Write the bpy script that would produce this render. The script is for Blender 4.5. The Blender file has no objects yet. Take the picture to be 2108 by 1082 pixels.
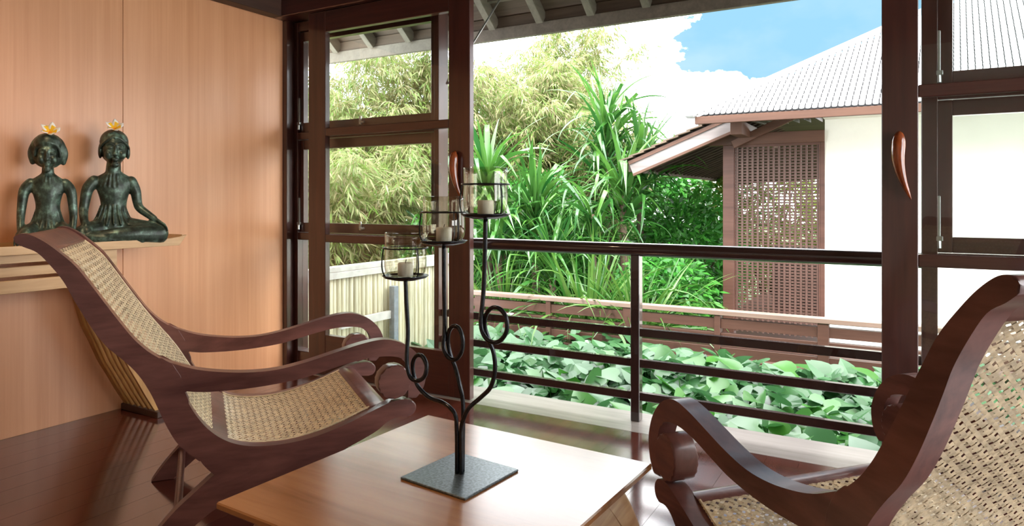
import bpy, bmesh, math, random
import numpy as np
from mathutils import Vector, Matrix

random.seed(7)
RNG = np.random.default_rng(7)
scene = bpy.context.scene
COL = scene.collection
R = math.radians

# ------------------------------------------------------------------ camera
cam_d = bpy.data.cameras.new('camera')
cam_d.sensor_width = 36.0
cam_d.lens = 36.0 * 1405.0 / 2108.0
cam_d.shift_y = -128.0 / 2108.0
cam_d.clip_start = 0.05
cam_d.clip_end = 300
cam = bpy.data.objects.new('camera', cam_d)
cam.location = (0, 0, 1.12)
cam.rotation_euler = (R(90), 0, R(30))
COL.objects.link(cam)
scene.camera = cam

# ------------------------------------------------------------------ exposure
scene.view_settings.view_transform = 'Standard'
scene.view_settings.look = 'None'
scene.view_settings.gamma = 1.0
scene.view_settings.use_curve_mapping = False
scene.view_settings.exposure = 0.5

# ------------------------------------------------------------------ sky
SKY_CLOUD = 6.5
SKY_BLUE = 1.0
world = bpy.data.worlds.new('sky')
scene.world = world
world.use_nodes = True
nt = world.node_tree
nt.nodes.clear()
def N(tree, kind, **kw):
    n = tree.nodes.new(kind)
    for k, v in kw.items():
        setattr(n, k, v)
    return n
tc = N(nt, 'ShaderNodeTexCoord')
nz = N(nt, 'ShaderNodeTexNoise'); nz.inputs['Scale'].default_value = 3.6; nz.inputs['Detail'].default_value = 7; nz.inputs['Roughness'].default_value = 0.58
mp = N(nt, 'ShaderNodeMapping'); mp.inputs['Scale'].default_value = (1, 1, 1.7); mp.inputs['Location'].default_value = (0.4, 0.2, 1.3)
nt.links.new(tc.outputs['Generated'], mp.inputs['Vector'])
nt.links.new(mp.outputs['Vector'], nz.inputs['Vector'])
dt = N(nt, 'ShaderNodeVectorMath', operation='DOT_PRODUCT'); dt.inputs[1].default_value = (-0.062, 0.930, 0.362)
nt.links.new(tc.outputs['Generated'], dt.inputs[0])
mr = N(nt, 'ShaderNodeMapRange'); mr.inputs['From Min'].default_value = 0.955; mr.inputs['From Max'].default_value = 0.995
nt.links.new(dt.outputs['Value'], mr.inputs['Value'])
mu = N(nt, 'ShaderNodeMath', operation='MULTIPLY_ADD'); mu.inputs[1].default_value = 0.42
ncon = N(nt, 'ShaderNodeMath', operation='MULTIPLY_ADD'); ncon.inputs[1].default_value = 1.5; ncon.inputs[2].default_value = -0.25
nt.links.new(nz.outputs['Fac'], ncon.inputs[0])
nt.links.new(mr.outputs['Result'], mu.inputs[0]); nt.links.new(ncon.outputs[0], mu.inputs[2])
cr = N(nt, 'ShaderNodeValToRGB')
cr.color_ramp.elements[0].position = 0.625; cr.color_ramp.elements[0].color = (0, 0, 0, 1)
cr.color_ramp.elements[1].position = 0.69; cr.color_ramp.elements[1].color = (1, 1, 1, 1)
nt.links.new(mu.outputs[0], cr.inputs['Fac'])
b1 = N(nt, 'ShaderNodeBackground'); b1.inputs['Color'].default_value = (0.97, 0.985, 1.0, 1); b1.inputs['Strength'].default_value = SKY_CLOUD
nz2 = N(nt, 'ShaderNodeTexNoise'); nz2.inputs['Scale'].default_value = 5.0; nz2.inputs['Detail'].default_value = 5
nt.links.new(mp.outputs['Vector'], nz2.inputs['Vector'])
cr2 = N(nt, 'ShaderNodeValToRGB')
cr2.color_ramp.elements[0].position = 0.45; cr2.color_ramp.elements[0].color = (0.27, 0.53, 0.72, 1)
cr2.color_ramp.elements[1].position = 0.80; cr2.color_ramp.elements[1].color = (0.50, 0.67, 0.78, 1)
nt.links.new(nz2.outputs['Fac'], cr2.inputs['Fac'])
b2 = N(nt, 'ShaderNodeBackground'); nt.links.new(cr2.outputs['Color'], b2.inputs['Color']); b2.inputs['Strength'].default_value = SKY_BLUE
ms = N(nt, 'ShaderNodeMixShader')
nt.links.new(cr.outputs['Color'], ms.inputs['Fac']); nt.links.new(b1.outputs[0], ms.inputs[1]); nt.links.new(b2.outputs[0], ms.inputs[2])
wo = N(nt, 'ShaderNodeOutputWorld'); nt.links.new(ms.outputs[0], wo.inputs['Surface'])

# soft high sun behind thin cloud
sun_d = bpy.data.lights.new('sun', 'SUN'); sun_d.energy = 4.0; sun_d.angle = R(14); sun_d.color = (1.0, 0.97, 0.9)
sun = bpy.data.objects.new('sun', sun_d); sun.rotation_euler = (R(33), R(14), 0); sun.location = (0, 0, 12)
COL.objects.link(sun)

# ================================================================== helpers
OFF = {}
def tag(o, label=None, cat=None, group=None, kind=None):
    if label: o['label'] = label
    if cat: o['category'] = cat
    if group: o['group'] = group
    if kind: o['kind'] = kind
    return o

def thing(name, label, cat, loc=(0, 0, 0), rz=0.0, group=None, kind=None):
    o = bpy.data.objects.new(name, None)
    o.empty_display_size = 0.1
    o.location = loc; o.rotation_euler = (0, 0, rz)
    COL.objects.link(o)
    OFF[o.name] = Vector(loc) if rz == 0 else Vector((0, 0, 0))
    return tag(o, label, cat, group, kind)

def link_mesh(name, me, mat, parent=None):
    o = bpy.data.objects.new(name, me)
    COL.objects.link(o)
    if mat is not None and not me.materials:
        me.materials.append(mat)
    if parent is not None:
        o.parent = parent
    OFF[o.name] = OFF[parent.name] if parent is not None else Vector((0, 0, 0))
    return o

def obj(name, bm, mat, parent=None, smooth=False, kind=None):
    """bm in the coordinates of the parent thing (world coordinates for unrotated things)"""
    if parent is not None and OFF[parent.name].length > 0:
        bmesh.ops.translate(bm, vec=-OFF[parent.name], verts=bm.verts)
    bmesh.ops.recalc_face_normals(bm, faces=bm.faces)
    me = bpy.data.meshes.new(name)
    bm.to_mesh(me); bm.free()
    if smooth:
        for p in me.polygons: p.use_smooth = True
    o = link_mesh(name, me, mat, parent)
    if kind: o['kind'] = kind
    return o

def autosmooth(o, ang=40, flat=False):
    me = o.data
    for p in me.polygons: p.use_smooth = True
    me.set_sharp_from_angle(angle=R(ang))
    for p in me.polygons:            # sawn side faces stay flat
        if flat and abs(p.normal.y) > 0.999: p.use_smooth = False

def piece(name, me, parent, loc=(0, 0, 0), rot=(0, 0, 0), scale=(1, 1, 1)):
    o = bpy.data.objects.new(name, me)
    COL.objects.link(o)
    o.parent = parent
    o.location = Vector(loc) - OFF[parent.name]
    o.rotation_euler = rot
    o.scale = scale
    OFF[o.name] = Vector((0, 0, 0))
    return o

def mesh_of(name, bm, mat, smooth=False):
    bmesh.ops.recalc_face_normals(bm, faces=bm.faces)
    me = bpy.data.meshes.new(name); bm.to_mesh(me); bm.free()
    me.materials.append(mat)
    if smooth:
        for p in me.polygons: p.use_smooth = True
    return me

def box_bm(x0, x1, y0, y1, z0, z1, bevel=0.0, bm=None):
    own = bm is None
    b = bmesh.new()
    bmesh.ops.create_cube(b, size=1)
    for v in b.verts:
        v.co = ((x0 + x1) / 2 + v.co.x * (x1 - x0), (y0 + y1) / 2 + v.co.y * (y1 - y0), (z0 + z1) / 2 + v.co.z * (z1 - z0))
    if bevel > 0:
        bmesh.ops.bevel(b, geom=list(b.edges), offset=bevel, segments=1, affect='EDGES', profile=0.5)
    if own: return b
    me = bpy.data.meshes.new('t'); b.to_mesh(me); b.free(); bm.from_mesh(me); bpy.data.meshes.remove(me)
    return bm

def box(name, x0, x1, y0, y1, z0, z1, mat, parent=None, bevel=0.0):
    return obj(name, box_bm(x0, x1, y0, y1, z0, z1, bevel), mat, parent)

def merge(bm, other):
    me = bpy.data.meshes.new('t'); other.to_mesh(me); other.free(); bm.from_mesh(me); bpy.data.meshes.remove(me)
    return bm

def beam_bm(a, b, w, h, bevel=0.0, up=(0, 0, 1)):
    """a bar from a to b, w wide (sideways), h tall"""
    a = Vector(a); b = Vector(b); d = b - a; L = d.length
    x = d.normalized(); y = Vector(up).cross(x).normalized(); z = x.cross(y)
    bm = box_bm(0, L, -w / 2, w / 2, -h / 2, h / 2, bevel)
    M = Matrix(((x.x, y.x, z.x, a.x), (x.y, y.y, z.y, a.y), (x.z, y.z, z.z, a.z), (0, 0, 0, 1)))
    bm.transform(M)
    return bm

def catmull(pts, n=6, closed=False):
    P = [Vector(p) for p in pts]; out = []
    m = len(P)
    rng = range(m) if closed else range(m - 1)
    for i in rng:
        if closed:
            p0, p1, p2, p3 = P[(i - 1) % m], P[i], P[(i + 1) % m], P[(i + 2) % m]
        else:
            p0 = P[max(i - 1, 0)]; p1 = P[i]; p2 = P[i + 1]; p3 = P[min(i + 2, m - 1)]
        for k in range(n):
            t = k / n
            out.append(0.5 * ((2 * p1) + (-p0 + p2) * t + (2 * p0 - 5 * p1 + 4 * p2 - p3) * t * t + (-p0 + 3 * p1 - 3 * p2 + p3) * t ** 3))
    if not closed: out.append(P[-1].copy())
    return out

def tube_bm(pts, rad, seg=10, bm=None, caps=True):
    if bm is None: bm = bmesh.new()
    P = [Vector(p) for p in pts]; n = len(P)
    rads = rad if isinstance(rad, (list, tuple)) else [rad] * n
    prev = None; rings = []
    for i in range(n):
        t = (P[min(i + 1, n - 1)] - P[max(i - 1, 0)]).normalized()
        if prev is None:
            a = Vector((0, 0, 1)) if abs(t.z) < 0.9 else Vector((1, 0, 0))
            u = t.cross(a).normalized()
        else:
            u = (prev - t * prev.dot(t)).normalized()
        prev = u; w = t.cross(u)
        rings.append([bm.verts.new(P[i] + (u * math.cos(2 * math.pi * k / seg) + w * math.sin(2 * math.pi * k / seg)) * rads[i]) for k in range(seg)])
    for i in range(n - 1):
        for k in range(seg):
            bm.faces.new((rings[i][k], rings[i][(k + 1) % seg], rings[i + 1][(k + 1) % seg], rings[i + 1][k]))
    if caps:
        bm.faces.new(rings[0][::-1]); bm.faces.new(rings[-1])
    return bm

def lathe_bm(prof, seg=32, c=(0, 0, 0), bm=None, close=False):
    """prof: list of (r, z)"""
    if bm is None: bm = bmesh.new()
    rings = []
    for r, z in prof:
        if r < 1e-6:
            rings.append([bm.verts.new((c[0], c[1], c[2] + z))])
        else:
            rings.append([bm.verts.new((c[0] + r * math.cos(2 * math.pi * k / seg), c[1] + r * math.sin(2 * math.pi * k / seg), c[2] + z)) for k in range(seg)])
    pairs = list(zip(rings[:-1], rings[1:]))
    if close: pairs.append((rings[-1], rings[0]))
    for A, B in pairs:
        for k in range(seg):
            if len(A) == 1 and len(B) == 1: continue
            if len(A) == 1: bm.faces.new((A[0], B[k], B[(k + 1) % seg]))
            elif len(B) == 1: bm.faces.new((A[k], A[(k + 1) % seg], B[0]))
            else: bm.faces.new((A[k], A[(k + 1) % seg], B[(k + 1) % seg], B[k]))
    return bm

def prism_bm(pts, d0, d1, bevel=0.0, axis='Y'):
    """closed outline given in (s, z), extruded along local Y from d0 to d1"""
    bm = bmesh.new()
    A = [bm.verts.new((p[0], d0, p[1])) for p in pts]
    B = [bm.verts.new((p[0], d1, p[1])) for p in pts]
    f0 = bm.faces.new(A); f1 = bm.faces.new(B[::-1])
    n = len(pts)
    for i in range(n):
        bm.faces.new((A[i], A[(i + 1) % n], B[(i + 1) % n], B[i]))
    if bevel > 0:
        ed = [e for e in bm.edges if len(e.link_faces) == 2 and (f0 in e.link_faces or f1 in e.link_faces)]
        bmesh.ops.bevel(bm, geom=ed, offset=bevel, segments=2, affect='EDGES', profile=0.5)
    bmesh.ops.recalc_face_normals(bm, faces=bm.faces)
    ng = [f for f in bm.faces if len(f.verts) > 4]
    bmesh.ops.triangulate(bm, faces=ng)
    return bm

# ================================================================== materials
def new_mat(name):
    m = bpy.data.materials.new(name); m.use_nodes = True
    t = m.node_tree
    b = t.nodes['Principled BSDF']
    return m, t, b

def plain(name, col, rough=0.5, metal=0.0, coat=0.0, noise=0.0, nscale=30.0, spec=0.5):
    m, t, b = new_mat(name)
    b.inputs['Base Color'].default_value = (*col, 1)
    b.inputs['Roughness'].default_value = rough
    b.inputs['Metallic'].default_value = metal
    b.inputs['Coat Weight'].default_value = coat
    b.inputs['Specular IOR Level'].default_value = spec
    if noise > 0:
        c = N(t, 'ShaderNodeTexCoord'); n = N(t, 'ShaderNodeTexNoise'); n.inputs['Scale'].default_value = nscale; n.inputs['Detail'].default_value = 5
        t.links.new(c.outputs['Object'], n.inputs['Vector'])
        r = N(t, 'ShaderNodeValToRGB')
        r.color_ramp.elements[0].position = 0.3; r.color_ramp.elements[1].position = 0.7
        r.color_ramp.elements[0].color = (*[x * (1 - noise) for x in col], 1); r.color_ramp.elements[1].color = (*[min(1, x * (1 + noise)) for x in col], 1)
        t.links.new(n.outputs['Fac'], r.inputs['Fac']); t.links.new(r.outputs['Color'], b.inputs['Base Color'])
    return m

def wood(name, c1, c2, rough=0.35, axis='X', scale=9.0, stretch=14.0, coat=0.0, bump=0.05, island=0.0, coat_rough=0.08, dist=0.6, coat_ior=1.5):
    """streaky grain running along one object axis"""
    m, t, b = new_mat(name)
    c = N(t, 'ShaderNodeTexCoord'); mp = N(t, 'ShaderNodeMapping')
    s = [scale, scale, scale]; s['XYZ'.index(axis)] = scale / stretch
    mp.inputs['Scale'].default_value = s
    t.links.new(c.outputs['Object'], mp.inputs['Vector'])
    n = N(t, 'ShaderNodeTexNoise'); n.inputs['Scale'].default_value = 1.0; n.inputs['Detail'].default_value = 6; n.inputs['Roughness'].default_value = 0.6; n.inputs['Distortion'].default_value = dist
    t.links.new(mp.outputs['Vector'], n.inputs['Vector'])
    n2 = N(t, 'ShaderNodeTexNoise'); n2.inputs['Scale'].default_value = 6.0; n2.inputs['Detail'].default_value = 3
    t.links.new(mp.outputs['Vector'], n2.inputs['Vector'])
    ad = N(t, 'ShaderNodeMath', operation='MULTIPLY_ADD'); ad.inputs[1].default_value = 0.35
    t.links.new(n2.outputs['Fac'], ad.inputs[0]); t.links.new(n.outputs['Fac'], ad.inputs[2])
    r = N(t, 'ShaderNodeValToRGB')
    r.color_ramp.elements[0].position = 0.48; r.color_ramp.elements[1].position = 0.85
    r.color_ramp.elements[0].color = (*c1, 1); r.color_ramp.elements[1].color = (*c2, 1)
    t.links.new(ad.outputs[0], r.inputs['Fac'])
    src = r.outputs['Color']
    if island > 0:
        oi = N(t, 'ShaderNodeObjectInfo')
        mr_ = N(t, 'ShaderNodeMapRange'); mr_.inputs['To Min'].default_value = 1 - island; mr_.inputs['To Max'].default_value = 1 + island
        t.links.new(oi.outputs['Random'], mr_.inputs['Value'])
        vm = N(t, 'ShaderNodeVectorMath', operation='SCALE'); t.links.new(src, vm.inputs[0]); t.links.new(mr_.outputs[0], vm.inputs['Scale'])
        src = vm.outputs[0]
    t.links.new(src, b.inputs['Base Color'])
    b.inputs['Roughness'].default_value = rough
    b.inputs['Coat Weight'].default_value = coat; b.inputs['Coat Roughness'].default_value = coat_rough; b.inputs['Coat IOR'].default_value = coat_ior
    if bump > 0:
        bp = N(t, 'ShaderNodeBump'); bp.inputs['Strength'].default_value = bump; bp.inputs['Distance'].default_value = 0.01
        t.links.new(ad.outputs[0], bp.inputs['Height']); t.links.new(bp.outputs['Normal'], b.inputs['Normal'])
    return m

def leafmat(name, cols, rough=0.4, trans=0.35, spec=0.5, by='island'):
    """leaf colour differs from leaf to leaf; some light passes through"""
    m, t, b = new_mat(name)
    if by == 'island':
        g = N(t, 'ShaderNodeNewGeometry'); fac = g.outputs['Random Per Island']
    else:
        g = N(t, 'ShaderNodeObjectInfo'); fac = g.outputs['Random']
    r = N(t, 'ShaderNodeValToRGB')
    el = r.color_ramp.elements
    for i, c in enumerate(cols):
        p = i / (len(cols) - 1)
        e = el[0] if i == 0 else (el[1] if i == len(cols) - 1 else None)
        if e is None: e = el.new(p)
        e.position = p
    for i, e in enumerate(sorted(el, key=lambda e: e.position)):
        e.color = (*cols[i], 1)
    t.links.new(fac, r.inputs['Fac'])
    t.links.new(r.outputs['Color'], b.inputs['Base Color'])
    b.inputs['Roughness'].default_value = rough
    b.inputs['Specular IOR Level'].default_value = spec
    tr = N(t, 'ShaderNodeBsdfTranslucent'); t.links.new(r.outputs['Color'], tr.inputs['Color'])
    mx = N(t, 'ShaderNodeMixShader'); mx.inputs['Fac'].default_value = trans
    t.links.new(b.outputs[0], mx.inputs[1]); t.links.new(tr.outputs[0], mx.inputs[2])
    t.links.new(mx.outputs[0], t.nodes['Material Output'].inputs['Surface'])
    return m

def pane_mat(name, tint=(0.96, 0.98, 0.97)):
    m, t, b = new_mat(name); t.nodes.remove(b)
    tr = N(t, 'ShaderNodeBsdfTransparent'); tr.inputs['Color'].default_value = (*tint, 1)
    gl = N(t, 'ShaderNodeBsdfGlossy'); gl.inputs['Roughness'].default_value = 0.0
    fr = N(t, 'ShaderNodeFresnel')
    ge = N(t, 'ShaderNodeNewGeometry'); ir = N(t, 'ShaderNodeMapRange')     # same reflectance on entering and leaving the thin pane
    ir.inputs['To Min'].default_value = 1.45; ir.inputs['To Max'].default_value = 1 / 1.45
    t.links.new(ge.outputs['Backfacing'], ir.inputs['Value']); t.links.new(ir.outputs[0], fr.inputs['IOR'])
    mx = N(t, 'ShaderNodeMixShader')
    t.links.new(fr.outputs[0], mx.inputs['Fac']); t.links.new(tr.outputs[0], mx.inputs[1]); t.links.new(gl.outputs[0], mx.inputs[2])
    t.links.new(mx.outputs[0], t.nodes['Material Output'].inputs['Surface'])
    return m

M = {}
M['wall'] = wood('orange_veneer', (0.64, 0.29, 0.135), (0.735, 0.36, 0.185), rough=0.34, axis='Z', scale=16, stretch=45, bump=0.01, coat=0.15, coat_rough=0.25, dist=0.2)
M['frame'] = wood('dark_red_hardwood', (0.038, 0.010, 0.008), (0.074, 0.021, 0.015), rough=0.32, axis='Z', scale=14, stretch=16, bump=0.0, coat=0.8, coat_rough=0.10, coat_ior=1.6)
M['frame_h'] = wood('dark_red_hardwood_horizontal', (0.038, 0.010, 0.008), (0.074, 0.021, 0.015), rough=0.32, axis='X', scale=14, stretch=16, bump=0.0, coat=0.8, coat_rough=0.10, coat_ior=1.6)
M['beam'] = wood('dark_ceiling_wood', (0.045, 0.020, 0.012), (0.085, 0.04, 0.025), rough=0.5, axis='Y', scale=8)
M['floor'] = wood('dark_red_floor', (0.055, 0.013, 0.008), (0.115, 0.030, 0.020), rough=0.13, axis='Y', scale=10, stretch=18, bump=0.0, island=0.12)
M['floor'].node_tree.nodes['Principled BSDF'].inputs['IOR'].default_value = 2.1      # lacquered
M['sill'] = wood('sky_pale_sill', (0.30, 0.27, 0.25), (0.42, 0.38, 0.35), rough=0.18, axis='X', scale=8)  # pale tone stands in for sky reflected on the glossy boards
M['sill'].node_tree.nodes['Principled BSDF'].inputs['IOR'].default_value = 1.7
M['ceil'] = wood('ceiling_boards', (0.16, 0.09, 0.05), (0.26, 0.15, 0.09), rough=0.6, axis='Y')
M['chair'] = wood('chair_mahogany', (0.075, 0.026, 0.022), (0.185, 0.072, 0.058), rough=0.30, axis='X', scale=9, stretch=5, bump=0.015, coat=0.1, dist=1.2)
M['cane'] = plain('straw_cane', (0.60, 0.48, 0.31), rough=0.32, noise=0.3, nscale=45)
M['table'] = wood('honey_teak', (0.25, 0.095, 0.028), (0.40, 0.175, 0.065), rough=0.21, axis='X', scale=8, stretch=12, bump=0.0, dist=1.4)
M['table'].node_tree.nodes['Principled BSDF'].inputs['IOR'].default_value = 1.7      # thick polish
M['rootwood'] = wood('pale_carved_wood', (0.36, 0.17, 0.065), (0.62, 0.38, 0.19), rough=0.4, axis='Y', scale=9, stretch=5, bump=0.04, dist=2.0)
M['knot'] = wood('knot_wood', (0.03, 0.012, 0.006), (0.12, 0.045, 0.02), rough=0.5, axis='Z')
M['iron'] = plain('wrought_iron', (0.040, 0.042, 0.048), rough=0.27, metal=0.85, noise=0.4, nscale=120)
M['ironplate'] = plain('hammered_iron', (0.15, 0.18, 0.20), rough=0.36, metal=0.7, noise=0.5, nscale=160)
M['wax'] = plain('white_wax', (0.92, 0.92, 0.92), rough=0.45)
M['wick'] = plain('wick', (0.05, 0.04, 0.03), rough=0.8)
M['pane'] = pane_mat('window_glass')
m = pane_mat('streaky_blown_glass'); t = m.node_tree
c = N(t, 'ShaderNodeTexCoord'); mp_ = N(t, 'ShaderNodeMapping'); mp_.inputs['Scale'].default_value = (75, 75, 4)
n = N(t, 'ShaderNodeTexNoise'); n.inputs['Scale'].default_value = 1.0; n.inputs['Detail'].default_value = 2
t.links.new(c.outputs['Object'], mp_.inputs['Vector']); t.links.new(mp_.outputs['Vector'], n.inputs['Vector'])
r = N(t, 'ShaderNodeValToRGB'); e = r.color_ramp.elements
e[0].position = 0.36; e[0].color = (0.88, 0.86, 0.77, 1); e[1].position = 0.60; e[1].color = (0.985, 0.98, 0.94, 1)
t.links.new(n.outputs['Fac'], r.inputs['Fac'])
for nd in t.nodes:
    if nd.bl_idname == 'ShaderNodeBsdfTransparent': t.links.new(r.outputs['Color'], nd.inputs['Color'])
    if nd.bl_idname == 'ShaderNodeMapRange': nd.inputs['To Min'].default_value = 1.6; nd.inputs['To Max'].default_value = 1 / 1.6
M['glass'] = m
M['steel'] = plain('brushed_steel', (0.62, 0.66, 0.64), rough=0.28, metal=0.9)
M['handle'] = wood('polished_handle_wood', (0.10, 0.018, 0.005), (0.34, 0.075, 0.018), rough=0.16, axis='Z', scale=30, stretch=5, coat=0.6, coat_rough=0.05)
M['oak'] = wood('pale_teak', (0.52, 0.30, 0.135), (0.68, 0.43, 0.22), rough=0.4, axis='Y', scale=12, bump=0.02)
M['golden'] = wood('golden_slat_wood', (0.34, 0.155, 0.04), (0.55, 0.29, 0.09), rough=0.35, axis='Z', scale=12, bump=0.02)
M['railmetal'] = plain('dark_painted_rail', (0.030, 0.014, 0.013), rough=0.25, coat=1.0)
M['eave'] = wood('grey_brown_rafter', (0.15, 0.125, 0.095), (0.24, 0.205, 0.16), rough=0.55, axis='Y', scale=10)
M['eaveboard'] = wood('brown_roof_board', (0.075, 0.052, 0.035), (0.15, 0.105, 0.07), rough=0.7, axis='X', scale=9)
M['gwood'] = wood('garden_red_wood', (0.066, 0.028, 0.019), (0.105, 0.047, 0.033), rough=0.5, axis='X', scale=8)
M['gwoodpale'] = wood('pale_cap_wood', (0.20, 0.13, 0.10), (0.30, 0.21, 0.17), rough=0.5, axis='X', scale=8)  # cap rail wood, paler than the slats
M['lattice'] = wood('lattice_wood', (0.072, 0.037, 0.028), (0.115, 0.061, 0.048), rough=0.5, axis='Z', scale=8)
M['pavwood'] = wood('pavilion_brown_wood', (0.072, 0.031, 0.018), (0.120, 0.055, 0.033), rough=0.5, axis='X', scale=7)
M['pavdark'] = wood('pavilion_soffit_wood', (0.05, 0.027, 0.022), (0.095, 0.054, 0.044), rough=0.6, axis='X', scale=7)
M['greyboard'] = wood('grey_barge_board', (0.20, 0.17, 0.165), (0.29, 0.255, 0.25), rough=0.6, axis='X', scale=6)
M['plaster'] = plain('white_plaster', (0.80, 0.79, 0.72), rough=0.8, noise=0.03, nscale=5)
M['deck'] = plain('gap_shade_underlay', (0.05, 0.05, 0.055), rough=0.8)  # dark tone gives the tile gaps their shadow lines
M['tile'] = plain('pale_roof_tile', (0.42, 0.42, 0.43), rough=0.6, noise=0.06, nscale=9)
M['bamboopole'] = wood('split_bamboo', (0.46, 0.40, 0.26), (0.66, 0.61, 0.46), rough=0.5, axis='Z', scale=16, stretch=10, island=0.15)
M['greywood'] = plain('grey_painted_wood', (0.20, 0.22, 0.25), rough=0.6, noise=0.2)
M['whitewood'] = plain('whitewashed_wood', (0.55, 0.51, 0.48), rough=0.6, noise=0.15, nscale=12)
M['soil'] = plain('dark_soil', (0.035, 0.045, 0.015), rough=0.9, noise=0.5, nscale=6)
M['lawn'] = plain('garden_ground', (0.06, 0.11, 0.03), rough=0.9, noise=0.5, nscale=3)
M['bamboo'] = leafmat('bamboo_leaves', [(0.1275, 0.255, 0.0298), (0.255, 0.34, 0.0595), (0.357, 0.374, 0.1275), (0.17, 0.306, 0.0425), (0.391, 0.323, 0.187), (0.2295, 0.374, 0.051)], rough=0.4, trans=0.45)
M['culm'] = plain('bamboo_culm', (0.22, 0.25, 0.07), rough=0.45, noise=0.3)
M['pandan'] = leafmat('pandan_leaves', [(0.018, 0.105, 0.020), (0.038, 0.175, 0.034), (0.12, 0.245, 0.12), (0.027, 0.14, 0.036), (0.10, 0.25, 0.042), (0.155, 0.28, 0.16)], rough=0.24, trans=0.24, spec=1.0, by='object')  # the pale grey-greens put sky sheen into the leaf colour
M['grass'] = leafmat('fountain_grass', [(0.0295, 0.1349, 0.019), (0.059, 0.1939, 0.0253), (0.1181, 0.2361, 0.0422), (0.0422, 0.1686, 0.0338)], rough=0.32, trans=0.35, spec=0.7, by='object')
M['shrub'] = leafmat('shrub_leaves', [(0.0242, 0.1526, 0.0201), (0.0482, 0.241, 0.0321), (0.0803, 0.3213, 0.0402), (0.0402, 0.1928, 0.0402)], rough=0.35, trans=0.3)
M['yshrub'] = leafmat('yellow_green_leaves', [(0.132, 0.204, 0.018), (0.24, 0.3, 0.036), (0.3, 0.348, 0.084), (0.18, 0.24, 0.036)], rough=0.45, trans=0.45)
M['bedleaf'] = leafmat('ground_cover_leaves', [(0.0475, 0.1531, 0.0528), (0.0739, 0.1954, 0.0845), (0.029, 0.1531, 0.0185), (0.1056, 0.2323, 0.1162), (0.0528, 0.2218, 0.0185), (0.0898, 0.2006, 0.095)], rough=0.30, trans=0.25, spec=0.9, by='object')
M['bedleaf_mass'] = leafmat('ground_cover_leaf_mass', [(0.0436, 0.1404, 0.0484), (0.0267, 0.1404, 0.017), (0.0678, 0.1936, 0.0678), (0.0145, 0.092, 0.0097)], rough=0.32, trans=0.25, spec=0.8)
M['bark'] = plain('brown_stem', (0.10, 0.065, 0.04), rough=0.8, noise=0.4)
M['petalwhite'] = plain('white_petal', (0.85, 0.84, 0.80), rough=0.5)
M['petalyellow'] = plain('yellow_petal', (0.85, 0.50, 0.015), rough=0.5)
M['petalorange'] = plain('orange_petal_throat', (0.85, 0.30, 0.02), rough=0.5)
M['cable'] = plain('steel_cable', (0.42, 0.42, 0.40), rough=0.35, metal=0.8)
# bronze with green patina
m, t, b = new_mat('patinated_bronze')
c = N(t, 'ShaderNodeTexCoord'); n = N(t, 'ShaderNodeTexNoise'); n.inputs['Scale'].default_value = 22; n.inputs['Detail'].default_value = 7; n.inputs['Roughness'].default_value = 0.65
t.links.new(c.outputs['Object'], n.inputs['Vector'])
r = N(t, 'ShaderNodeValToRGB'); e = r.color_ramp.elements
e[0].position = 0.36; e[0].color = (0.022, 0.027, 0.021, 1); e[1].position = 0.70; e[1].color = (0.20, 0.32, 0.25, 1)
x = e.new(0.52); x.color = (0.060, 0.088, 0.066, 1)
t.links.new(n.outputs['Fac'], r.inputs['Fac']); t.links.new(r.outputs['Color'], b.inputs['Base Color'])
b.inputs['Metallic'].default_value = 0.35; b.inputs['Roughness'].default_value = 0.38
M['bronze'] = m

# ================================================================== the room
XL = -3.67; YW = 3.24; XR = 3.3; YB = -3.2; ZC = 3.0
fl = tag(box('floor', XL - 0.1, XR, YB, 3.16, -0.20, -0.012, M['beam']), 'dark red glossy hardwood floor of the room', 'floor', kind='structure')
pw = 0.131
x = XL; i = 0
plank_me = {}
while x < XR - 0.01:
    w = min(pw, XR - x)
    y = YB
    yb = [YB, YB + 1.4 + 1.1 * ((i * 37) % 10) / 10.0, 3.16]
    for y0, y1 in zip(yb[:-1], yb[1:]):
        obj('plank', box_bm(x + 0.0006, x + w - 0.0006, y0 + 0.0006, y1 - 0.0006, -0.012, 0.0, 0.0), M['floor'], fl)
    x += pw; i += 1
sill = tag(box('trim_1', XL, XR, 3.16, 3.47, -0.22, 0.0, M['sill'], bevel=0.004), 'wooden door sill coloured pale for its sky reflection along the open side', 'sill', kind='structure')
lw = tag(box('wall_left', XL - 0.12, XL - 0.018, YB, 3.40, -0.2, ZC + 0.1, M['beam']), 'orange wood veneer wall behind the statues', 'wall', kind='structure')
for y0, y1 in ((2.146, 3.24), (0.926, 2.146), (-0.294, 0.926), (-1.514, -0.294), (YB, -1.514)):
    box('panel', XL - 0.018, XL, y0 + 0.0012, y1 - 0.0012, 0.0, 2.36, M['wall'], lw, bevel=0.0008)
tag(box('ceiling', XL - 0.12, XR, YB, 3.40, ZC, ZC + 0.1, M['ceil']), 'wooden ceiling of the room', 'ceiling', kind='structure')
tag(box('wall_back', XL - 0.12, XR, YB - 0.12, YB, -0.2, ZC + 0.1, M['plaster']), 'plain plaster wall behind the viewer', 'wall', kind='structure')
tag(box('trim_2', XL, XL + 0.09, YB, 3.15, 2.34, 2.60, M['beam'], bevel=0.003), 'dark wooden beam running above the orange wall', 'beam', kind='structure')
tag(box('trim_3', XL, XR, 3.15, 3.42, 2.34, ZC, M['frame_h'], bevel=0.004), 'dark red header beam above the sliding doors', 'beam', kind='structure')
tag(box('trim_4', XL, XL + 0.040, 3.238, 3.42, 0.0, 2.34, M['frame'], bevel=0.003), 'dark door jamb in the corner beside the orange wall', 'door jamb', kind='structure')
tag(box('wall_window', 1.36, XR, 3.17, 3.40, 0.0, 2.34, M['plaster']), 'plaster wall section past the right-hand doors', 'wall', kind='structure')
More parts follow.
